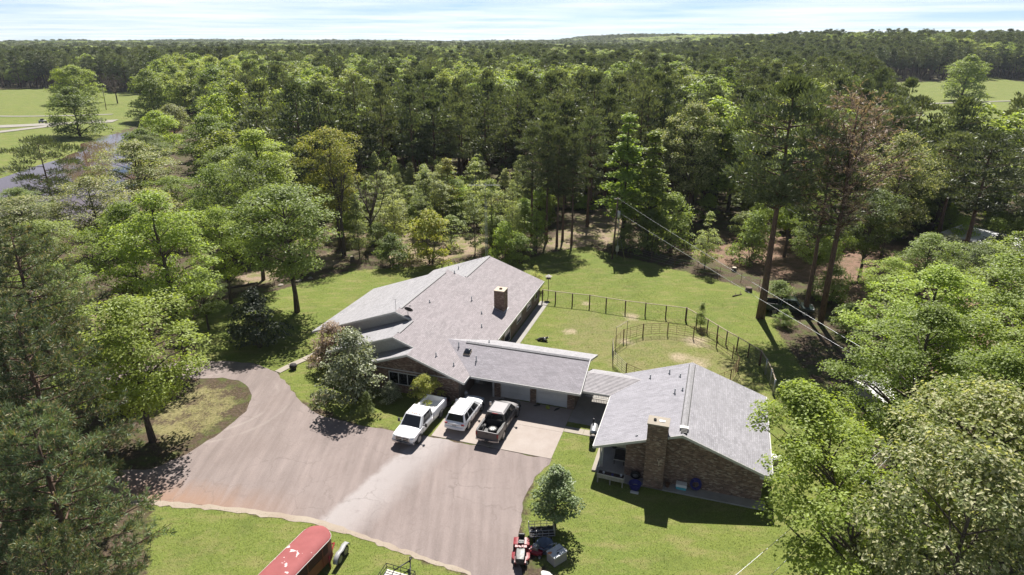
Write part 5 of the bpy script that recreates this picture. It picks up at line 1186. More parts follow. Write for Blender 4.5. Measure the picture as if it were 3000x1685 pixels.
    mb=MB(); mb.loft([[(x,yrear+.06,.45),(x,yrear-.14+.1*abs(x/.95)**3,.46),(x,yrear-.14+.1*abs(x/.95)**3,.60),(x,yrear+.06,.62)] for x in (-.95,-.7,-.45,.45,.7,.95)]); b=mb.build('rear_bumper',M['chrome'],t,sharp=40)
    mb=MB(); mb.bx(-.17,.17,yrear-.17,yrear-.145,.46,.6); mb.build('licence_plate',M['black_plastic'] if crew else M['white_paint'],t)
    for s in (-1,1): mb=MB(); mb.tube([(s*.1,yb1-.06,zb+.02),(s*.55,yb1-.1,zb+.05)],.012,4); mb.build('wiper',M['dark'],t)
    if not crew:
        for x in (-.5,-.17,0,.17,.5): mb=MB(); mb.lathe([(.05,0),(.04,.025),(0,.035)],(x,yt1-.1,zt+.035),8); mb.build('marker_lamp',M['amber'],t)
    else:
        for x in (-.3,.3): mb=MB(); mb.hexa([(x-.03,yf-.6,1.175),(x+.03,yf-.6,1.175),(x+.03,yf+.6,1.10),(x-.03,yf+.6,1.10),(x-.015,yf-.6,1.2),(x+.015,yf-.6,1.2),(x+.015,yf+.6,1.125),(x-.015,yf+.6,1.125)]); mb.build('hood_crease',paint,t)
        mb=MB(); mb.bx(-.25,.25,ybed+.1,ybed+.14,1.80,1.86); mb.build('brake_lamp',M['tail_red'],t)
    return t
def suv(loc,rz,label):
    W=1.88; wb=2.9; yr,yf=-wb/2,wb/2; t=thing('parked_suv',label,'car',loc,rz); p=M['car_white']; r=.37
    y0=yr-.93; y1=yf+.92
    vehicle_frame(t,W,[(y0,.88,.42,.86,.1,.92),(y0+.15,.96,.36,1.0,.06,1.02),(yr,1,.34,1.03,.06,1.04),(0,1,.32,1.02,.06,1.03),(yf-.55,1,.33,1.02,.07,1.05),(yf,1,.34,.98,.12,1.03),(yf+.5,.95,.38,.9,.15,.97),(y1,.82,.42,.74,.12,.82)],p)
    c,f=cab(t,W,1.0,1.64,y0+.14,y0+.5,yf-1.05,yf-.2,p,.95,.70)
    face_panel(f['front'],.06,.94,.06,.94).build('windshield',M['glass_dark'],t)
    face_panel(f['rear'],.07,.93,.08,.88).build('rear_window',M['glass_dark'],t)
    for sd in ('right','left'):
        for a,b in ((.05,.26),(.29,.54),(.57,.86)):
            if sd=='left': a,b=1-b,1-a
            face_panel(f[sd],a,b,.12,.86).build('side_window',M['glass_dark'],t)
    for s in (-1,1):
        for y in (yr,yf): wheel(t,s*(W/2-.12),y,r,.23,s,spokes=5); arch(t,s*(W/2-.005),y,r*1.06,s).build('wheel_arch',M['dark'],t)
        mirror(t,s*W/2*.95,yf-.75,.98,s*.8,p)
        for y in (yr+.45,-.1,yf-.5): mb=MB(); mb.bx(s*W/2*.99-.014,s*W/2*.99+.014,y-.01,y+.01,.42,.98); mb.build('door_gap',M['dark'],t)
        for y in (-.45,.5): mb=MB(); mb.box((s*W/2*.995,y,.9),(.05,.18,.035)); mb.build('door_handle',M['chrome'],t)
        mb=MB(); mb.box((s*.72,y0+.09,.88),(.24,.2,.11)); mb.build('tail_light',M['tail_red'],t)
        mb=MB(); mb.tube([(s*.6,y0+.6,1.72),(s*.6,y0+.75,1.76),(s*.6,yf-1.45,1.76),(s*.6,yf-1.3,1.72)],.02,6); mb.build('roof_rail',M['steel'],t)
        mb=MB(); mb.box((s*.66,y1-.2,.78),(.3,.3,.14)); mb.build('headlight',M['head_lens'],t)
    mb=MB(); mb.loft([[(x,y0+.1,.38),(x,y0-.08+.1*abs(x/.9)**3,.4),(x,y0-.1+.1*abs(x/.9)**3,.62),(x,y0+.1,.68)] for x in (-.88,-.6,0,.6,.88)]); mb.build('rear_bumper',p,t,sharp=40)
    mb=MB(); mb.bx(-.55,.55,y0-.02,y0+.06,.80,.83); mb.build('chrome_strip',M['chrome'],t)
    mb=MB(); mb.bx(-.16,.16,y0-.035,y0+.02,.69,.79); mb.build('licence_plate',M['white_trim'],t)
    mb=MB(); mb.hexa([(-.6,y0+.30,1.63),(.6,y0+.30,1.63),(.62,y0+.5,1.66),(-.62,y0+.5,1.66),(-.6,y0+.28,1.67),(.6,y0+.28,1.67),(.62,y0+.5,1.71),(-.62,y0+.5,1.71)]); mb.build('spoiler',p,t)
    mb=MB(); mb.bx(-.45,.45,y1-.06,y1-.01,.55,.72); mb.build('grille',M['black_plastic'],t)
    for s in (-1,1): mb=MB(); mb.tube([(s*.1,yf-.3,1.05),(s*.55,yf-.36,1.09)],.012,4); mb.build('wiper',M['dark'],t)
    return t
pickup((-7.55,45.3,.012),math.pi-R(20),M['car_white'],'white long bed pickup facing the camera on the driveway edge','white',False,wb=3.9)
suv((-3.9,46.75,.03),-R(19),'white suv parked between the two pickups, rear window towards the camera')
pickup((-1.0,45.6,.03),-R(19),M['car_dark'],'dark bronze crew cab pickup with a spare wheel in its open bed','black',True,wb=3.5)
pickup((32.3,69.2,0),-R(105),M['truck_green'],'dark green pickup parked in the shade behind the thick pine trunk','black',True,wb=3.3)
def loose_wheel(loc,rot,label,r=.38,w=.26,cat='wheel',rim='alloy'):
    o=wheel(None,0,0,r,w,1,'spare_wheel',rim=rim); o.location=loc; o.rotation_euler=rot; tag(o,label,cat); return o
def at_truck(cx,cy,rz,x,y): return (cx+x*math.cos(rz)-y*math.sin(rz),cy+x*math.sin(rz)+y*math.cos(rz))
a=at_truck(-1.0,45.6,-R(19),.14,-2.05); loose_wheel((a[0],a[1],.03+.80+.14),(0,R(-90),.4),'spare wheel lying flat in the bed of the dark pickup',rim='white_trim')
a=at_truck(-1.0,45.6,-R(19),-.62,-2.35); loose_wheel((a[0],a[1],.03+.80+.31),(0,R(12),-R(19)),'narrow wheel leaning on the left side inside the dark pickup bed',.3,.18)

# ---------------------------------------------------------------- on and around the house
def on_house(v,u,z=0): x,y=lw(v,u); return (x,y,z)
def dish():
    t=thing('satellite_dish','dark satellite dish on a short mast on the long roof','dish',on_house(-11.5,6.75,5.28),-AZ)
    mb=MB(); mb.tube([(0,0,-.05),(0,0,.55),(0,.08,.62)],.03,8); mb.bar((0,0,.25),(-.25,.1,-.02),.015); mb.bar((0,0,.25),(.25,.1,-.1),.015); mb.build('mast',M['steel'],t)
    d=MB(); prof=[(0,0),(.15,.012),(.3,.05),(.42,.10),(.43,.115),(.3,.066),(.15,.03),(0,.02)]; d.lathe(prof,(0,0,0),20); d.build('reflector',M['fabric_dark'],t,(0,.1,.66),(R(-52),0,0))
    mb=MB(); mb.tube([(0,.12,.6),(0,.42,.75),(0,.5,.95)],.015,5); mb.box((0,.5,.97),(.1,.08,.12)); mb.build('feed_arm',M['steel'],t)
dish()
def roof_aerial():
    t=thing('roof_aerial','thin roof aerial at the peak of the white sided gable','antenna',on_house(-12.75,6.75,5.74),-AZ)
    mb=MB(); mb.tube([(0,0,-.05),(0,0,1.25)],.018,5); mb.bar((-.25,0,1.15),(.25,0,1.2),.008); mb.bar((0,-.2,1.0),(0,.2,1.0),.008); mb.build('mast',M['steel'],t)
roof_aerial()
def smoker():
    t=thing('smoker_grill','grey and black barrel smoker beside the annex porch','grill',on_house(7.9,-.15),-AZ+R(6))
    mb=MB(); mb.lathe([(0,-.55),(.30,-.55),(.31,-.5),(.31,.5),(.30,.55),(0,.55)],(0,.35,.85),18,0,'y'); mb.build('barrel',M['galv'],t)
    mb=MB(); mb.lathe([(0,-.28),(.27,-.28),(.28,0),(.27,.28),(0,.28)],(0,-.5,.7),16,0,'y'); f=mb.build('firebox',M['black_plastic'],t); mb=MB(); mb.lathe([(.285,-.06),(.285,.0)],(0,-.5,.7),16,0,'y'); mb.build('band',M['tan'],f)
    mb=MB(); mb.tube([(-.1,.8,1.1),(-.1,.82,1.6)],.06,8); mb.build('stack',M['black_plastic'],t)
    for sx in (-.25,.25):
        for y in (-.6,.8): mb=MB(); mb.bar((sx,y,0),(sx*.8,y,.7),.025); mb.build('leg',M['black_plastic'],t)
    mb=MB(); mb.bx(.32,.6,-.1,.75,.82,.86); mb.build('side_shelf',M['wood_grey'],t); mb=MB(); mb.bar((.36,.0,.98),(.36,.7,.98),.018); mb.build('handle',M['chrome'],t)
smoker()
def planter():
    t=thing('raised_planter','weathered grey raised planter trough on legs by the annex porch','planter',on_house(10.1,-4.75),-AZ-R(3))
    for i in range(2): mb=MB(); mb.bx(-.95,.95,-.33,-.295,.42+i*.17,.58+i*.17); mb.build('board',M['wood_grey'],t); mb=MB(); mb.bx(-.95,.95,.295,.33,.42+i*.17,.58+i*.17); mb.build('board',M['wood_grey'],t)
    for s in (-1,1): mb=MB(); mb.bx(s*.95-.02,s*.95+.02,-.33,.33,.42,.75); mb.build('board',M['wood_grey'],t)
    mb=MB(); mb.bx(-.98,.98,-.36,-.29,.755,.78); mb.build('rim',M['deck_pale'],t)
    for x in (-.9,0,.9):
        for y in (-.31,.31): mb=MB(); mb.bx(x-.04,x+.04,y-.03,y+.03,0,.42); mb.build('leg',M['wood_grey'],t)
    mb=MB(); mb.bx(-.93,.93,-.29,.29,.4,.62); mb.build('soil',M['soil'],t)
planter()
for i,(x,y,mt,lb) in enumerate(((-.55,.05,'white_paint','small white pot at the left end of the raised planter'),(.1,-.05,'navy_plastic','small blue pot in the middle of the raised planter'),(.7,.1,'white_paint','small white pot at the right end of the raised planter'))):
    p=on_house(10.1+x,-4.75+y,.62); mb=MB(); mb.lathe([(0,0),(.06,0),(.085,.14),(.07,.14),(.05,.03),(0,.03)],(0,0,0),12); tag(mb.build('pot',M[mt],None,p),lb,'pot')
def tub(name,loc,mat,r,h,label,cat='tub',rz=0):
    t=thing(name,label,cat,loc,rz); mb=MB(); mb.lathe([(0,.01),(r*.8,0),(r*.86,.04),(r,h),(r*1.07,h),(r*1.07,h-.04),(r*1.0,h-.05),(r*.94,h*.9),(r*.8,.06),(0,.05)],(0,0,0),20); mb.build('shell',M[mat],t)
    for s in (-1,1): mb=MB(); mb.tube([(s*r,-.1,h-.04),(s*(r+.1),-.06,h-.03),(s*(r+.1),.06,h-.03),(s*r,.1,h-.04)],.015,6); mb.build('handle',M[mat],t)
    return t
tub('plastic_tub',on_house(11.85,-4.85),'navy_plastic',.42,.42,'round navy plastic tub on the grass left of the annex chimney')
mb=MB(); mb.bx(-.28,.28,-.1,.1,0,.1); tag(mb.build('paver',M['white_trim'],None,on_house(11.9,-5.4,.0),(0,0,-AZ)),'pale concrete block lying before the navy tub','block')
loose_wheel(on_house(11.75,-3.98,.1+.36),(0,R(-14),R(90)-AZ),'old wheel leaning on the annex wall above the navy tub',.36,.2)
def cooler():
    t=thing('cooler_box','white and teal picnic cooler against the annex wall','cooler',on_house(15.0,-4.0,.1),-AZ)
    mb=MB(); mb.hexa([(-.34,-.19,0),(.34,-.19,0),(.34,.19,0),(-.34,.19,0),(-.37,-.22,.24),(.37,-.22,.24),(.37,.22,.24),(-.37,.22,.24)]); mb.build('box',M['teal'],t)
    mb=MB(); mb.hexa([(-.38,-.23,.24),(.38,-.23,.24),(.38,.23,.24),(-.38,.23,.24),(-.36,-.21,.44),(.36,-.21,.44),(.36,.21,.44),(-.36,.21,.44)]); mb.build('lid',M['white_paint'],t)
    mb=MB(); mb.tube([(-.39,0,.2),(-.39,-.2,.3),(.39,-.2,.3),(.39,0,.2)],.014,6); mb.build('handle',M['white_trim'],t)
cooler()
def hose():
    t=thing('garden_hose','blue garden hose coiled on a stand by the annex wall','hose',on_house(15.95,-3.98,.1),-AZ)
    mb=MB(); rr=random.Random(4)
    for k in range(11):
        r_=.34+rr.uniform(-.08,.1); pts=[(r_*math.cos(a)*.9,-.12+.02*k+.05*math.sin(a*2+k),.58+r_*math.sin(a)*1.15) for a in np.linspace(0,6.283,17)]; mb.tube(pts,.022,5,cap=False)
    mb.build('coil',M['navy_plastic'],t); mb=MB(); mb.bar((0,.05,0),(0,.05,.95),.03); mb.bx(-.2,.2,-.05,.15,0,.04); mb.bx(-.03,.03,-.22,.05,.66,.7); mb.build('stand',M['steel'],t)
hose()
tub('flower_pot',on_house(14.05,-4.1,.1),'rust',.16,.28,'clay pot in the corner right of the annex chimney','pot')
def kettle():
    t=thing('kettle_grill','black kettle grill in the dark of the annex porch','grill',on_house(9.75,-1.4,.12),0)
    mb=MB(); mb.lathe([(0,-.24),(.18,-.19),(.29,-.04),(.3,0),(.29,.05),(.2,.19),(0,.25)],(0,0,.75),18); mb.build('bowl',M['black_plastic'],t)
    for k in range(3): a=k*2.09; mb=MB(); mb.bar((.14*math.cos(a),.14*math.sin(a),.56),(.3*math.cos(a),.3*math.sin(a),0),.015); mb.build('leg',M['steel'],t)
    mb=MB(); mb.bx(-.06,.06,-.015,.015,1.0,1.05); mb.build('handle',M['wood_post'],t)
kettle()
def bench():
    t=thing('storage_bench','dark bench with a pale front slat on the annex porch','bench',on_house(10.35,-2.4,.12),-AZ)
    mb=MB(); mb.bx(-.4,.4,-.3,.3,.38,.44); mb.build('seat',M['fabric_dark'],t); mb=MB(); mb.bx(-.4,.4,.27,.33,.44,.95); mb.build('backrest',M['fabric_dark'],t); mb=MB(); mb.bx(-.42,.42,-.34,-.305,.4,.46); mb.build('slat',M['deck_pale'],t)
    for x in (-.36,.36):
        for y in (-.26,.26): mb=MB(); mb.bx(x-.03,x+.03,y-.03,y+.03,0,.38); mb.build('leg',M['fabric_dark'],t)
bench()
def barrel():
    t=thing('plastic_drum','tall blue plastic drum by the open garage bay','drum',on_house(-5.35,2.75),0)
    mb=MB(); mb.lathe([(0,0),(.27,0),(.29,.05),(.29,.3),(.3,.32),(.29,.34),(.29,.6),(.3,.62),(.29,.64),(.28,.88),(.24,.93),(0,.93)],(0,0,0),20); mb.build('shell',M['blue_plastic'],t)
    mb=MB(); mb.lathe([(0,.0),(.2,0),(.2,.06),(.16,.09),(0,.09)],(0,0,.93),16); mb.build('lid',M['blue_plastic'],t)
barrel()
def gas():
    t=thing('gas_cylinder','small grey white gas cylinder by the tailgate of the white pickup','cylinder',on_house(-5.55,.75,.0),0)
    mb=MB(); mb.lathe([(0,0),(.14,.0),(.16,.06),(.16,.32),(.12,.42),(0,.44)],(0,0,0),16); mb.build('tank',M['white_trim'],t); mb=MB(); mb.lathe([(.1,0),(.1,.1),(.085,.1),(.085,0)],(0,0,.42),12); mb.build('collar',M['galv'],t)
gas()
rr=random.Random(8)
def sack(name,loc,mat,s,label,cat,seed):
    bm=bmesh.new(); bmesh.ops.create_icosphere(bm,subdivisions=3,radius=1); q=np.random.default_rng(seed)
    k=q.normal(size=(5,3))*2.5; ph=q.uniform(0,6,5)
    for v in bm.verts:
        d=sum(math.sin(float(np.dot(k[i],v.co))+ph[i]) for i in range(5))*.06; v.co*=1+d; v.co=Vector((v.co.x*s[0],v.co.y*s[1],max(0,(v.co.z+.8)*s[2]*.55)))
    me=bpy.data.meshes.new(name); bm.to_mesh(me); bm.free(); me.materials.append(M[mat])
    for p in me.polygons: p.use_smooth=True
    return tag(link(name,me,None,loc,(0,0,rr.uniform(0,3))),label,cat)
sack('rubbish_bag',on_house(-5.7,1.9),'fabric_dark',(.35,.3,.5),'dark bag lying beside the blue drum','bag',3)
sack('rubbish_bag',on_house(-5.2,1.2),'soil',(.3,.4,.4),'dark lumpy bag between the drum and the gas cylinder','bag',4)
sack('clutter_bag',on_house(-4.35,3.3),'steel',(.3,.3,.55),'grey bag at the white corner post of the garage','bag',6)
sack('yard_sack',on_house(3.2,3.4,.03),'yellowgreen',(.24,.18,.3),'yellow green sack standing before the right garage door','sack',9)
sack('yard_sack',on_house(2.2,3.6,.03),'fabric_dark',(.3,.12,.14),'dark cloth bundle at the foot of the brick pier between the garage doors','bundle',10)
sack('yard_sack',on_house(4.0,3.5,.03),'fabric_dark',(.36,.1,.1),'dark flat bundle below the right garage door','bundle',12)
def rack():
    t=thing('storage_rack','cluttered storage rack inside the open garage bay','rack',on_house(-3.9,5.6,.03),-AZ)
    for x in (-.45,.45):
        for y in (-.2,.2): mb=MB(); mb.bx(x-.02,x+.02,y-.02,y+.02,0,1.8); mb.build('upright',M['steel'],t)
    for z in (.15,.7,1.25,1.8): mb=MB(); mb.bx(-.47,.47,-.22,.22,z-.02,z); mb.build('shelf',M['deck_pale'],t)
rack()
for x,z,mt,lb in ((-.2,.15,'white_trim','white box on the lowest shelf of the garage rack'),(.2,.7,'truck_green','green box on the second shelf of the garage rack'),(-.2,1.25,'tan','tan box on the third shelf of the garage rack'),(.15,1.8,'white_trim','pale box on top of the garage rack')):
    mb=MB(); mb.bx(-.17,.17,-.15,.15,0,.3); mb.bx(-.175,.175,-.03,.03,.3,.305); p=on_house(-3.9+x,5.6,.03+z); tag(mb.build('storage_box',M[mt],None,p,(0,0,-AZ)),lb,'box')

# ---------------------------------------------------------------- yard
def fence():
    P=[(3.7,72.6),(5.24,71.97),(7.23,71.37),(9.24,70.8),(11.09,69.95),(13.21,69.07),(15.39,68.3),(17.6,67.6),(19.74,66.9),(20.5,65.3),(21.25,63.7),(21.85,62.1),(22.4,60.75),(23.05,59.3),(23.7,57.8),(24.3,56.2),(24.2,54.4),(23.9,52.4),(23.5,50.6)]
    t=thing('yard_fence','post and rail yard fence with wire mesh running from the house round the pen','fence',(P[0][0],P[0][1],0)); L=lambda p:(p[0]-P[0][0],p[1]-P[0][1])
    h=1.55
    for i,p in enumerate(P):
        x,y=L(p); mb=MB(); k=.075 if i not in (8,15) else .11; mb.tube([(x,y,-.1),(x+rr.uniform(-.02,.02),y,h+rr.uniform(0,.08))],k,8); mb.build('post',M['wood_post'] if i<16 else M['galv'],t)
    for a,b in zip(P[:-1],P[1:]):
        a,b=L(a),L(b); mb=MB(); d=Vector((b[0]-a[0],b[1]-a[1],0)); l=d.length; mb.box(((a[0]+b[0])/2,(a[1]+b[1])/2,h+.02),(l-.02,.1,.05),0,math.atan2(d.y,d.x)); mb.build('rail',M['wood_rail'],t)
        mb=MB()
        for z in (.12,.35,.6,.85,1.1,1.35): mb.bar((a[0],a[1],z),(b[0],b[1],z),.006,3)
        n=int(l/.3)
        for k in range(1,n): x=a[0]+d.x*k/n; y=a[1]+d.y*k/n; mb.bar((x,y,.05),(x,y,1.5),.005,3)
        mb.build('wire_mesh',M['pipe'],t)
fence()
def pen():
    cx,cy,r_=16.0,57.0,6.1
    t=thing('round_pen','ring of rusty pipe panels standing on the worn grass inside the yard','animal pen',(cx,cy,0))
    n=14; h=1.45
    for i in range(n):
        a0,a1=2*math.pi*i/n+.1,2*math.pi*(i+1)/n+.1-.012
        A=np.array([r_*math.cos(a0),r_*math.sin(a0)]); B=np.array([r_*math.cos(a1),r_*math.sin(a1)]); pale=i in (6,7)
        mb=MB(); m='pipe' if pale else 'rust'
        mb.bar((*A,0),(*A,h+.08),.035,6); mb.bar((*B,0),(*B,h),.025,6)
        for z in (.25,.5,.75,1.0,1.22,h): mb.bar((*A,z),(*B,z),.022 if z in(.25,h) or pale else .013,5)
        for f in (.33,.67): q=A*(1-f)+B*f; mb.bar((*q,.2),(*q,h),.014,5)
        mb.build('panel',M[m],t)
    a=2*math.pi*5.6/n+.1
    mb=MB(); A=(r_*math.cos(a)*1.0,r_*math.sin(a)); B=(r_*math.cos(a-.36),r_*math.sin(a-.36))
    for q in (A,B): mb.bar((*q,0),(*q,2.35),.03,6)
    mb.bar((*A,2.3),(*B,2.3),.025,6); mb.build('gate_frame',M['pipe'],t)
pen()
def tpost_fence():
    P=[(14.5,93.2),(17.5,90.5),(20,87.6),(22.7,85),(25.4,83),(27.8,81),(30,79),(31.5,76.5),(32.5,74.5)]
    t=thing('wire_fence','thin wire fence on steel posts along the far lawn edge','fence',(P[0][0],P[0][1],0)); L=lambda p:(p[0]-P[0][0],p[1]-P[0][1])
    for p in P: x,y=L(p); mb=MB(); mb.bar((x,y,-.1),(x,y,1.45),.03,5); mb.build('post',M['rust'],t)
    for a,b in zip(P[:-1],P[1:]):
        a,b=L(a),L(b); mb=MB()
        for z in (.3,.7,1.05,1.35): mb.bar((*a,z),(*b,z),.007,3)
        mb.build('wire',M['wire'],t)
tpost_fence()
def stump(x,y,r,h,label,cut='tan'):
    t=thing('tree_stump',label,'stump',(x,y,0)); mb=MB(); mb.lathe([(r*1.25,-.05),(r*1.05,.12),(r,h),(0,h)],(0,0,0),12); mb.build('trunk',M['bark'],t); mb=MB(); mb.lathe([(0,.008),(r*.9,.006)],(0,0,h),12); mb.build('cut_face',M[cut],t)
stump(30.0,76,.42,.55,'dark cut stump on the lawn near the huge pine','wood_post'); stump(30.6,83.6,.32,.55,'small reddish stump on the red soil beyond the wire fence'); stump(-23,88,.3,.7,'stump behind the lawn oak')
def log(x,y,l,r_,rz,label):
    t=thing('fallen_log',label,'log',(x,y,r_*.8),rz); mb=MB(); mb.tube([(-l/2,0,0),(-l/6,.04,.02),(l/4,-.03,0),(l/2,.05,.03)],[r_,r_*.95,r_*.8,r_*.6],8); mb.build('trunk',M['bark'],t)
    for s in (-.2,.3): mb=MB(); mb.tube([(l*s,0,0),(l*s+.3,.3,.35)],[r_*.4,.02],5); mb.build('branch',M['bark'],t)
log(28.1,74.5,1.6,.09,.5,'broken branch on the lawn left of the dark stump'); log(46,79,4,.16,.2,'fallen trunk on the red soil behind the dead pine'); log(-36,77,6.5,.2,.5,'long fallen trunk on the bare soil left of the lawn oak'); log(-41,73.5,5,.18,.7,'fallen trunk at the left end of the bare soil')
def dog():
    t=thing('dog','black and white dog lying on the yard lawn behind the garage','dog',(3.2,61.7,0),R(-12))
    V=[(-.42,0,.2),(-.2,0,.22),(.1,0,.24),(.32,0,.27),(.45,0,.38),(.56,0,.42),(.68,0,.38),(-.55,.05,.1),(-.8,.1,.05),(.3,.14,.1),(.56,.15,.05),(.3,-.14,.1),(.58,-.12,.05),(-.35,.16,.12),(-.12,.22,.05),(-.35,-.16,.12),(-.1,-.2,.05)]
    E_=[(0,1),(1,2),(2,3),(3,4),(4,5),(5,6),(0,7),(7,8),(3,9),(9,10),(3,11),(11,12),(0,13),(13,14),(0,15),(15,16)]
    rad=[.15,.17,.18,.16,.11,.12,.06,.05,.025,.07,.045,.07,.045,.1,.05,.1,.05]
    me=bpy.data.meshes.new('body'); me.from_pydata(V,E_,[]); me.materials.append(M['fur_black']); o=link('body',me,t)
    md=o.modifiers.new('s','SKIN'); sk=me.skin_vertices[0].data
    for i,k in enumerate(rad): sk[i].radius=(k,k)
    sk[2].use_root=True; sb=o.modifiers.new('d','SUBSURF'); sb.levels=2; sb.render_levels=2
    for s in (-1,1): mb=MB(); mb.hexa([(.5,s*.06,.48),(.57,s*.06,.48),(.57,s*.11,.47),(.5,s*.11,.47),(.52,s*.08,.6),(.54,s*.08,.6),(.54,s*.1,.6),(.52,s*.1,.6)]); mb.build('ear',M['fur_black'],t)
    mb=MB(); mb.lathe([(.10,-.08),(.175,0),(.19,.08),(.175,.16),(.1,.2)],(.22,0,.265),14,0,'x'); mb.build('white_collar_fur',M['fur_white'],t)
    mb=MB(); mb.loft([[(x,-w,.385+w),(x,w,.385+w),(x,w*.8,.47),(x,-w*.8,.47)] for x,w in ((.52,.035),(.62,.04),(.7,.035))]); mb.build('blaze',M['fur_white'],t)
dog()
def feeder():
    t=thing('bird_feeder','bird feeder on a tall post at the far house corner','bird feeder',(4.5,74.2,0))
    mb=MB(); mb.tube([(0,0,0),(0,0,2.4)],.04,7); mb.build('post',M['wood_post'],t); mb=MB(); mb.box((0,0,2.42),(.6,.6,.05)); mb.box((0,0,2.58),(.3,.3,.25)); mb.build('tray',M['wood_post'],t); mb=MB(); mb.lathe([(.5,0),(.02,.25),(0,.25)],(0,0,2.7),4); mb.build('roof',M['wood_grey'],t)
feeder()
def mast():
    t=thing('antenna_mast','slim lattice antenna mast with television aerial behind the far roof peak','antenna',(-3.4,80.6,0))
    mb=MB(); h=12.6; c=[(.17*math.cos(a),.17*math.sin(a)) for a in (0,2.09,4.19)]
    for x,y in c: mb.bar((x,y,0),(x,y,h-1.8),.022,4)
    z=.2; k=0
    while z<h-2.2:
        for i in range(3): mb.bar((*c[i],z),(*c[(i+1)%3],z+.4),.011,3)
        z+=.4
    mb.build('lattice',M['galv'],t); mb=MB(); mb.tube([(0,0,h-2.4),(0,0,h+.3)],.03,6); mb.build('mast_tube',M['steel'],t)
    mb=MB(); mb.bar((-2.1,.1,h),(1.9,-.1,h+.05),.024,5)
    for i in range(13): x=-2.0+i*.31; l=.45+.42*(1-i/13); mb.bar((x,-l,h+.01),(x,l,h+.02),.012,3)
    mb.bar((-2.0,-.3,h),(-1.2,.2,h+.9),.014,3); mb.build('aerial',M['galv'],t)
mast()
def pole(x,y,h,label,full=True,r=.15):
    t=thing('utility_pole',label,'utility pole',(x,y,float(terrain(x,y)))); mb=MB(); mb.tube([(-.25,0,-.2),(0,0,h*.5),(.1,0,h)],[r,r*.85,r*.65],10); mb.build('pole',M['pole_wood'],t)
    if full:
        mb=MB(); mb.lathe([(0,-.45),(.24,-.45),(.25,-.4),(.25,.4),(.22,.46),(0,.5)],(.36,-.12,h*.74),16); tr=mb.build('transformer',M['galv'],t); mb=MB(); mb.lathe([(0,0),(.05,0),(.04,.25),(0,.27)],(.36,-.12,h*.74+.46),8); mb.build('bushing',M['rust'],tr)
        mb=MB(); mb.bx(-.4,.5,-.08,.06,h-.25,h-.15); mb.build('crossarm',M['wood_grey'],t)
        for xx in (-.3,.05,.4): mb=MB(); mb.lathe([(.03,0),(.055,.05),(.04,.1),(0,.14)],(xx,0,h-.15),8); mb.build('insulator',M['white_trim'],t)
        mb=MB(); mb.tube([(.4,-.3,.4),(.42,-.3,5.6),(.2,-.2,6.1)],.05,7); mb.build('riser_pipe',M['galv'],t)
        mb=MB(); mb.bx(.2,.62,-.42,-.2,1.3,2.1); mb.bx(.3,.52,-.46,-.42,1.75,1.95); mb.build('meter_box',M['galv'],t)
        mb=MB(); mb.bar((.15,0,h*.62),(1.5,-1.4,.0),.014,4); mb.build('guy_wire',M['wire'],t); mb=MB(); mb.bar((1.08,-.98,1.75),(1.5,-1.4,.0),.03,6); mb.build('guy_guard',M['yellowgreen'],t)
    return t
pole(14.75,88.75,9.1,'wooden utility pole with grey transformer at the far lawn edge')
P2=(27.6,36.0); pole(P2[0],P2[1],8.7,'plain wooden pole hidden among the sweetgums at the right',False,.13)
pole(-192,286,9,'left one of two thin poles in the far left field',False,.16); pole(-178,292,9,'right one of two thin poles in the far left field',False,.16)
def wire(a,b,sag,label,r=.014):
    pts=[]
    for k in range(25): f=k/24; p=Vector(a)*(1-f)+Vector(b)*f; p.z-=sag*4*f*(1-f); pts.append(p)
    mb=MB(); mb.tube(pts,r,5); tag(mb.build('power_line',M['wire'],None),label,'power line')
wire((14.9,88.7,9.0),(P2[0]-.1,P2[1],8.7),.25,'upper power line from the pole by the lawn to the right'); wire((15.1,88.6,7.0),(P2[0],P2[1]+.1,7.9),.2,'lower power line from the pole by the lawn to the right')
wire((P2[0],P2[1],8.5),(2,17.6,4.9),.3,'upper wire crossing the bottom right corner above the lawn'); wire((P2[0]+.1,P2[1],8.1),(4.4,17.6,4.9),.3,'lower wire crossing the bottom right corner above the lawn')
def twigs(x,y,s,n,label,seed,mat='bark_pale',cat='brush pile',name='brush_pile'):
    q=np.random.default_rng(seed); mb=MB()
    for k in range(n):
        a=q.uniform(0,6.28); p=q.normal(size=2)*s*.4; l=s*q.uniform(.3,.9); z=abs(q.normal())*s*.16+.03; d=np.array([math.cos(a),math.sin(a)])*l/2; mb.tube([(p[0]-d[0],p[1]-d[1],z),(p[0],p[1],z+.08),(p[0]+d[0],p[1]+d[1],z+q.uniform(-.03,.15))],[.02,.018,.008],4,cap=False)
    tag(mb.build(name,M[mat],None,(x,y,.0)),label,cat)
twigs(-16.9,50.0,1.3,90,'pile of dry twigs on the grass beside the driveway',41); twigs(-19.4,56.2,.9,60,'dry pale plant clump beside the garden path',42,'tan','plant','dry_plant')
mb=MB(); mb.lathe([(0,0),(.25,0),(.38,.35),(.3,.55),(0,.6)],(0,0,0),10); tag(mb.build('flower_pot',M['fabric_dark'],None,(-21.2,55.4,0)),'dark squat pot beside the garden path end','pot')
for i,(x,y,s) in enumerate(((-28.2,79.5,.35),(-26.9,80.6,.28),(-30,78.0,.3))):
    sack('garden_rock',(x,y,-.05),'path',(s*1.3,s,s),('pale rock on the lawn near the oak, left one','pale rock on the lawn near the oak, right one','pale rock on the lawn near the oak, nearest one')[i],'rock',60+i)
sack('feed_sack',(2.1,29.6,0),'white_trim',(.5,.3,.14),'white plastic sheet lying before the white cabinet','sheet',70)

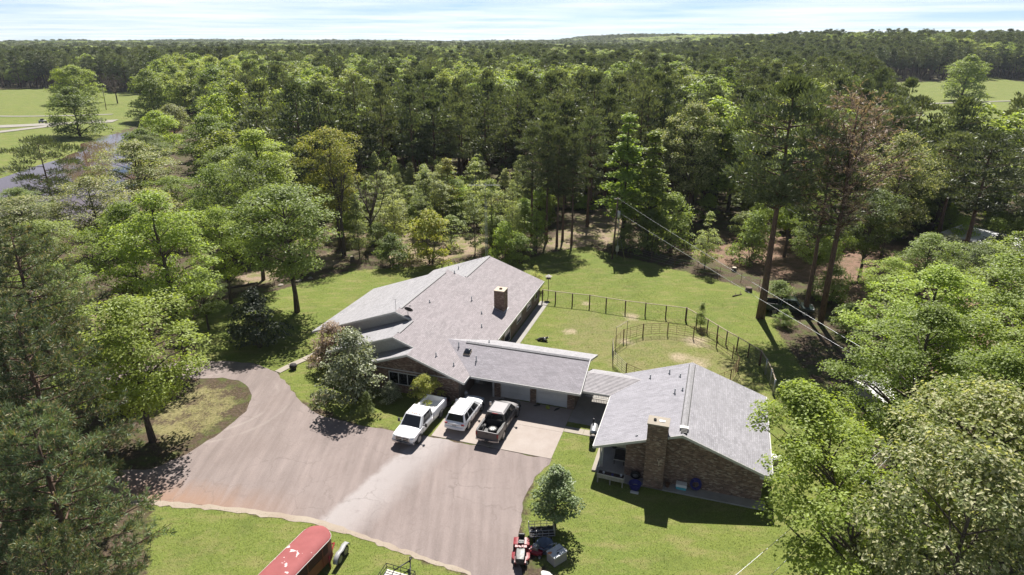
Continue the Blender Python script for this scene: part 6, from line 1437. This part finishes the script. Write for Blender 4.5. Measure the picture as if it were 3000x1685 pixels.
# ---------------------------------------------------------------- machines under the small round tree
def lawn_tractor():
    t=thing('lawn_tractor','red riding mower with black hood beside the driveway','riding mower',(.55,31.15,0),math.pi-R(4))
    mb=MB(); mb.loft([ring(y,[(0,.42),(w,.42),(w,h-.12),(w*.8,h),(0,h+.02)]) for y,w,h in ((.15,.30,.86),(.6,.31,.84),(.95,.27,.76),(1.02,.2,.66))]); mb.build('hood',M['black_plastic'],t,sharp=35)
    mb=MB(); mb.bx(-.34,.34,.05,.95,.36,.5); mb.bx(-.36,.36,-.05,.14,.45,.92); mb.build('side_panel',M['red_paint'],t)
    mb=MB(); mb.loft([ring(y,[(0,.52),(.48,.5),(.5,.66),(.3,.72),(0,.7)]) for y in (-.95,-.7,-.35)]); mb.build('fender',M['red_paint'],t,sharp=35)
    mb=MB(); mb.bx(-.2,.2,-.75,-.35,.74,.84); mb.bx(-.2,.2,-.86,-.74,.8,1.12); s=mb.build('seat',M['black_plastic'],t); bv=s.modifiers.new('b','BEVEL'); bv.width=.04; bv.segments=2
    mb=MB(); mb.lathe([(.17,0),(.2,.02),(.2,.04),(.17,.05)],(0,0,0),18); mb.lathe([(0,0),(.06,0),(.06,.05),(0,.05)],(0,0,0),10)
    for k in range(3): a=k*2.09; mb.bar((0,0,.02),(.18*math.cos(a),.18*math.sin(a),.02),.018)
    mb.build('steering_wheel',M['grey_fender'],t,(0,-.12,1.04),(R(28),0,0))
    mb=MB(); mb.bar((0,.0,.85),(0,-.12,1.04),.025,6); mb.build('column',M['black_plastic'],t)
    mb=MB(); mb.loft([ring(y,[(0,.12),(w,.12),(w,.28),(w*.7,.32),(0,.32)]) for y,w in ((-.35,.4),(-.1,.56),(.3,.56),(.5,.4))]); mb.build('mower_deck',M['red_paint'],t,sharp=35)
    for sx in (-1,1): wheel(t,sx*.40,-.62,.25,.22,sx,spokes=4,rim='white_trim'); wheel(t,sx*.36,.72,.18,.15,sx,spokes=4,rim='white_trim')
lawn_tractor()
def tiller():
    t=thing('walk_behind_mower','red walk behind mower with bent chrome handle and grey engine cover','mower',(1.5,31.45,0),R(70))
    mb=MB(); mb.loft([ring(y,[(0,.14),(w,.14),(w,.3),(w*.7,.36),(0,.37)]) for y,w in ((-.45,.22),(-.2,.32),(.25,.32),(.48,.2))]); mb.build('deck',M['red_paint'],t,sharp=35)
    mb=MB(); mb.box((0,.05,.48),(.36,.4,.24)); mb.lathe([(0,.0),(.16,0),(.17,.08),(.1,.12),(0,.12)],(0,.05,.6),14); e=mb.build('engine',M['steel'],t); bv=e.modifiers.new('b','BEVEL'); bv.width=.03
    mb=MB(); 
    for s in (-1,1): mb.tube([(s*.24,-.4,.3),(s*.24,-.8,.75),(s*.22,-1.25,1.05)],.016,6)
    mb.bar((-.22,-1.25,1.05),(.22,-1.25,1.05),.018,6); mb.build('handle',M['chrome'],t)
    for sx in (-1,1):
        for y in (-.35,.36): wheel(t,sx*.34,y,.13,.07,sx,spokes=3)
tiller()
def cabinet():
    t=thing('white_cabinet','dirty white metal cabinet lying on the grass beside the red mowers','cabinet',(2.75,30.85,0),R(38))
    mb=MB(); mb.bx(-.5,.5,-.36,.36,.06,.72); mb.build('side_wall',M['concrete_dark'],t); mb=MB(); mb.bx(-.53,.53,-.39,.39,.72,.77); l=mb.build('top_panel',M['white_paint'],t); mb=MB(); mb.bx(-.05,.46,-.01,.01,.772,.785); mb.bx(-.15,.0,-.2,-.12,.772,.8); mb.build('hinge',M['dark'],l)
    for x in (-.45,.45):
        for y in (-.3,.3): mb=MB(); mb.bx(x-.04,x+.04,y-.04,y+.04,0,.06); mb.build('foot',M['dark'],t)
cabinet()
tub('blue_basin',(2.05,31.75,.0),'grey_lid',.5,.55,'large blue grey basin behind the white cabinet')
sack('work_gloves',(2.3,30.65,.77),'orange',(.14,.09,.12),'orange cloth bundle on the white cabinet top','bundle',75)
def cart():
    t=thing('garden_cart','dark tube frame garden cart in the shade of the small round tree','cart',(1.9,32.9,0),R(5))
    mb=MB(); mb.bx(-.8,.8,-.45,.45,.38,.42); mb.build('bed',M['fabric_dark'],t)
    mb=MB()
    for z in (.45,.65,.9):
        for s in (-1,1): mb.bar((-.8,s*.45,z),(.8,s*.45,z),.02); mb.bar((s*.8,-.45,z),(s*.8,.45,z),.02)
    for x in (-.8,-.4,0,.4,.8):
        for s in (-1,1): mb.bar((x,s*.45,.4),(x,s*.45,.92),.018)
    mb.build('side_frame',M['steel'],t)
    for sx in (-1,1):
        for y in (-.5,.5): wheel(t,y*1.1,sx*.5,.2,.1,1,spokes=4)
cart()
# ---------------------------------------------------------------- trailers at the front edge
def horse_trailer():
    W=1.85; h0,h1=.55,2.15; L_=6.2; rz=math.atan2(1.95,-3.9)
    # nose at the far end, body runs towards the lower left
    d=np.array([.395,.918]); nose=np.array([-11.55,31.35]); rz=math.atan2(d[1],d[0])-math.pi/2
    t=thing('horse_trailer','faded red horse trailer with rounded nose and flaking white paint on its roof','trailer',(nose[0]-d[0]*3,nose[1]-d[1]*3,0),rz)
    def outline(w,off=0):
        p=[(-w,-3.2),(w,-3.2)]
        for k in range(13): a=math.pi*k/12; p.append((w*math.cos(a)*1.0,2.35+.72*math.sin(a)))
        return p
    o0=outline(W/2); mb=MB(); mb.prism([(x,y,h0) for x,y in o0],[(x,y,h1-.08) for x,y in o0]); mb.build('body',M['trailer_red'],t)
    mb=MB(); b=outline(W/2+.03); m_=outline(W/2-.06); c=outline(W/2-.3)
    mb.loft([[(x,y,h1-.09) for x,y in b],[(x,y*1.0,h1+.0) for x,y in m_],[(x,y*.99,h1+.06) for x,y in c]]); mb.build('roof',M['trailer_roof'],t,sharp=50)
    mb=MB(); bb=outline(W/2+.045)
    n=len(bb)
    for i in range(n): p,q=bb[i],bb[(i+1)%n]; mb.tube([(p[0],p[1],h1-.11),(q[0],q[1],h1-.11)],.018,5)
    mb.build('drip_rail',M['white_trim'],t)
    for k in range(7):
        z=h0+.75+k*.11
        for s in (-1,1): mb=MB(); mb.bx(s*W/2-.02,s*W/2+.02,-3.0,2.2,z,z+.045); mb.build('slat_gap',M['dark'],t)
    for y in (-2.2,-.9,.4,1.7):
        for s in (-1,1): mb=MB(); mb.bx(s*W/2-.03,s*W/2+.03,y-.04,y+.04,h0,h1-.1); mb.build('side_rib',M['trailer_red'],t)
    for s in (-1,1):
        for y in (-1.0,-.2): wheel(t,s*(W/2+.05),y,.34,.2,s,rim='white_trim')
        mb=MB(); mb.loft([[(s*(W/2-.02),y,z),(s*(W/2+.22),y,z-.02),(s*(W/2+.22),y,z+.03),(s*(W/2-.02),y,z+.05)] for y,z in ((-1.5,.55),(-1.3,.74),(-.6,.78),(.1,.74),(.3,.55))]); mb.build('mudguard',M['navy_plastic'],t)
    mb=MB(); mb.bx(-.7,.7,-3.1,2.5,.4,h0); mb.build('chassis',M['black_plastic'],t)
    mb=MB(); mb.tube([(.75,2.4,.5),(.2,3.6,.5)],.05,6); mb.tube([(-.75,2.4,.5),(.2,3.6,.5)],.05,6); mb.build('drawbar',M['red_paint'],t); mb=MB(); mb.tube([(.95,2.2,.0),(.95,2.2,.95)],.04,6); mb.build('jack',M['red_paint'],t)
def tr_mats():
    m,nt,N,L,out=new_mat('trailer_roof'); p=prin(N,None,.8,0,.25); co=objco(N); f=noise(N,L,co,1.1,5,.6); g=noise(N,L,co,2.2,3,.45)
    c=ramp(N,L,f,[(.3,(.21,.06,.06)),(.7,(.26,.08,.08))]); sp=N.new('ShaderNodeSeparateXYZ'); L.new(co,sp.inputs[0])
    msk=mth(N,L,'MULTIPLY',ramp(N,L,g,[(.63,0),(.65,1)]),ramp(N,L,mth(N,L,'ADD',mth(N,L,'MULTIPLY',mth(N,L,'ABSOLUTE',mth(N,L,'ADD',sp.outputs['Y'],-.1)),.6),0),[(.5,1),(.6,0)]))
    c=mixc(N,L,msk,c,(.5,.47,.47)); L.new(c,p.inputs['Base Color']); L.new(p.outputs[0],out.inputs[0]); M['trailer_roof']=m
    M['trailer_red']=plain('trailer_red',(.17,.03,.022),.5,var=.3,scale=3)
tr_mats(); horse_trailer()
def axle():
    t=thing('trailer_axle','pair of tandem wheels with grey mudguard standing beside the horse trailer','axle',(-10.55,31.0,0),R(-14))
    for y in (-.36,.36): wheel(t,.1,y,.35,.2,1,rim='steel')
    mb=MB(); mb.loft([[(-.05,y,z),(.24,y,z-.01),(.24,y,z+.03),(-.05,y,z+.05)] for y,z in ((-.85,.4),(-.72,.68),(-.36,.8),(0,.7),(.36,.8),(.72,.68),(.85,.4))]); mb.build('mudguard',M['grey_fender'],t); mb=MB(); mb.bar((0,-.8,.35),(0,.8,.35),.05,6); mb.build('spring',M['black_plastic'],t)
axle()
def utility_trailer():
    d=np.array([.33,.944]); rz=math.atan2(d[1],d[0])-math.pi/2; f=np.array([-6.55,29.35])
    t=thing('utility_trailer','small black utility trailer with pale deck and open tube sides at the front edge','trailer',(f[0]-d[0]*1.4,f[1]-d[1]*1.4,0),rz); w=.95; l=1.4
    for k in range(8): x=-w+2*w*k/8; mb=MB(); mb.bx(x+.008,x+2*w/8-.008,-l,l,.5,.54); mb.build('deck_plank',M['deck_pale'],t)
    mb=MB(); mb.bx(-w,w,-l,l,.4,.495); mb.build('chassis',M['black_plastic'],t)
    mb=MB()
    for z in (.72,.98):
        for s in (-1,1): mb.bar((s*w,-l,z),(s*w,l,z),.025)
        mb.bar((-w,l,z),(w,l,z),.025)
    for s in (-1,1):
        for y in (-l,-l/2,0,l/2,l): mb.bar((s*w,y,.45),(s*w,y,1.0),.022)
    for x in (-.48,0,.48): mb.bar((x,l,.45),(x,l,1.0),.022)
    mb.build('side_rail',M['black_plastic'],t)
    for s in (-1,1): wheel(t,s*(w+.16),-.1,.32,.18,s,rim='white_trim')
    mb=MB(); mb.tube([(-.6,l,.45),(0,l+1.15,.45)],.04,6); mb.tube([(.6,l,.45),(0,l+1.15,.45)],.04,6); mb.tube([(0,l+1.0,.45),(0,l+1.35,.5)],.05,6); mb.build('drawbar',M['black_plastic'],t)
    mb=MB(); mb.tube([(.1,l+.95,.05),(.1,l+.95,.95)],.035,7); mb.bar((.1,l+.95,.9),(.3,l+.95,.9),.015); mb.build('jack',M['black_plastic'],t)
utility_trailer()
# ---------------------------------------------------------------- sheds among the right trees
def shed(x,y,rz,w,l,h,label,roofm,wallm,sheets=9):
    t=thing('storage_shed',label,'shed',(x,y,0),rz); mb=MB(); mb.bx(-w/2,w/2,-l/2,l/2,0,h); mb.build('wall',M[wallm],t)
    for s in (-1,1):
        for k in range(sheets):
            y0=-l/2-.25+(l+.5)*k/sheets; y1=y0+(l+.5)/sheets-.02; mb=MB(); mb.hexa([(0,y0,h+.75),(s*(w/2+.3),y0,h-.1),(s*(w/2+.3),y1,h-.1),(0,y1,h+.75),(0,y0,h+.79),(s*(w/2+.3),y0,h-.06),(s*(w/2+.3),y1,h-.06),(0,y1,h+.79)]); mb.build('roof_sheet',M[roofm],t)
    mb=MB(); mb.bx(-.5,.5,-l/2-.04,-l/2-.003,0,2.0); mb.build('door',M['wood_grey'],t)
M['tin_pale']=plain('tin_pale',(.55,.54,.53),.5,.2,var=.2,scale=2); M['tin_rust']=plain('tin_rust',(.3,.15,.11),.7,.1,var=.4,scale=2)
shed(40.5,50.3,R(30),4,5,2.2,'small shed with rusty tin roof half hidden by sweetgum leaves','tin_rust','wood_post'); shed(32.3,48.6,R(10),3.2,4,1.9,'low shed with pale tin roof half hidden by sweetgum leaves','tin_pale','wood_grey'); shed(71,89.5,R(20),8,12,2.6,'white roofed building at the right edge under the pines','white_paint','white_trim')
def farm_cart():
    t=thing('farm_cart','small grey cart parked beside the gravel road in the left field','cart',(-177,249,float(terrain(-177,249))),R(70)); mb=MB(); mb.loft([ring(y,[(0,.4),(w,.4),(w,1.0),(w*.8,1.05),(0,1.05)]) for y,w in ((-1.4,.6),(-.8,.75),(1,.75),(1.5,.5))]); mb.build('body',M['steel'],t)
    mb=MB(); mb.bx(-.5,.5,-.2,.4,1.05,1.6); mb.build('seat_box',M['black_plastic'],t)
    for s in (-1,1):
        for y in (-.8,.9): wheel(t,s*.7,y,.35,.2,s)
farm_cart()
# ---------------------------------------------------------------- grass blades on the near lawns
def grass():
    r=np.random.default_rng(77); n=190000
    x=r.uniform(-28,33,n*3); y=14+ (96-14)*r.uniform(0,1,n*3)**1.25
    k=(pdist(x,y,LAWN)>-.3)|(pdist(x,y,LAWN_FRONT)>-.2)|(pdist(x,y,STRIP)>0); k&=~(pdist(x,y,ASPH)>.02)
    dx,dy=x-HX,y-HY; v=dx*math.cos(AZ)-dy*math.sin(AZ); u=dx*math.sin(AZ)+dy*math.cos(AZ)
    bl=((v>-22.4)&(v<-2.9)&(u>7)&(u<27))|((v>-16.5)&(v<-4.4)&(u>1.95)&(u<8))|((v>-4.8)&(v<5.4)&(u>-3.5)&(u<10))|((v>8.4)&(v<20.7)&(u>-4.6)&(u<7))|((v>5.3)&(v<8.6)&(u>.4)&(u<1.3))|((v>5.3)&(v<8.6)&(u>2)&(u<7))
    k&=~bl; x,y=x[k][:n],y[k][:n]; n=len(x)
    h=r.uniform(.03,.075,n); a=r.uniform(0,6.28,n); w=.014+.01*r.uniform(size=n); b=r.uniform(0,6.28,n); ln=h*.7
    V=np.empty((n,3,3)); V[:,0]=np.stack([x-np.cos(a)*w,y-np.sin(a)*w,np.full(n,-.005)],1); V[:,1]=np.stack([x+np.cos(a)*w,y+np.sin(a)*w,np.full(n,-.005)],1); V[:,2]=np.stack([x+np.cos(b)*ln,y+np.sin(b)*ln,h],1)
    o=link('lawn_grass',np_mesh('lawn_grass',V.reshape(-1,3),np.arange(3*n).reshape(n,3),LM['grass'])); o['kind']='stuff'
grass()
# ---------------------------------------------------------------- hazy air
def haze():
    mb=MB(); mb.bx(-5600,5600,-300,5600,-6,110); m,nt,N,L,out=new_mat('haze'); v=N.new('ShaderNodeVolumePrincipled'); v.inputs['Color'].default_value=(.80,.88,1,1); v.inputs['Density'].default_value=.00008; v.inputs['Anisotropy'].default_value=0
    L.new(v.outputs[0],out.inputs['Volume']); o=mb.build('haze',m); o['kind']='stuff'
haze()

GROUPS={'pickup truck':'vehicles parked at the house','car':'vehicles parked at the house','pot':'pots around the house','box':'boxes on the garage rack','rock':'pale rocks on the lawn','bag':'bags by the garage','bundle':'small bundles','stump':'tree stumps','log':'fallen wood','power line':'power lines','utility pole':'utility poles','shed':'sheds among the trees','wheel':'loose wheels','trailer':'trailers at the front edge'}
for o in bpy.data.objects:
    if o.parent is None and o.get('category') in GROUPS and not o.get('group'): o['group']=GROUPS[o['category']]
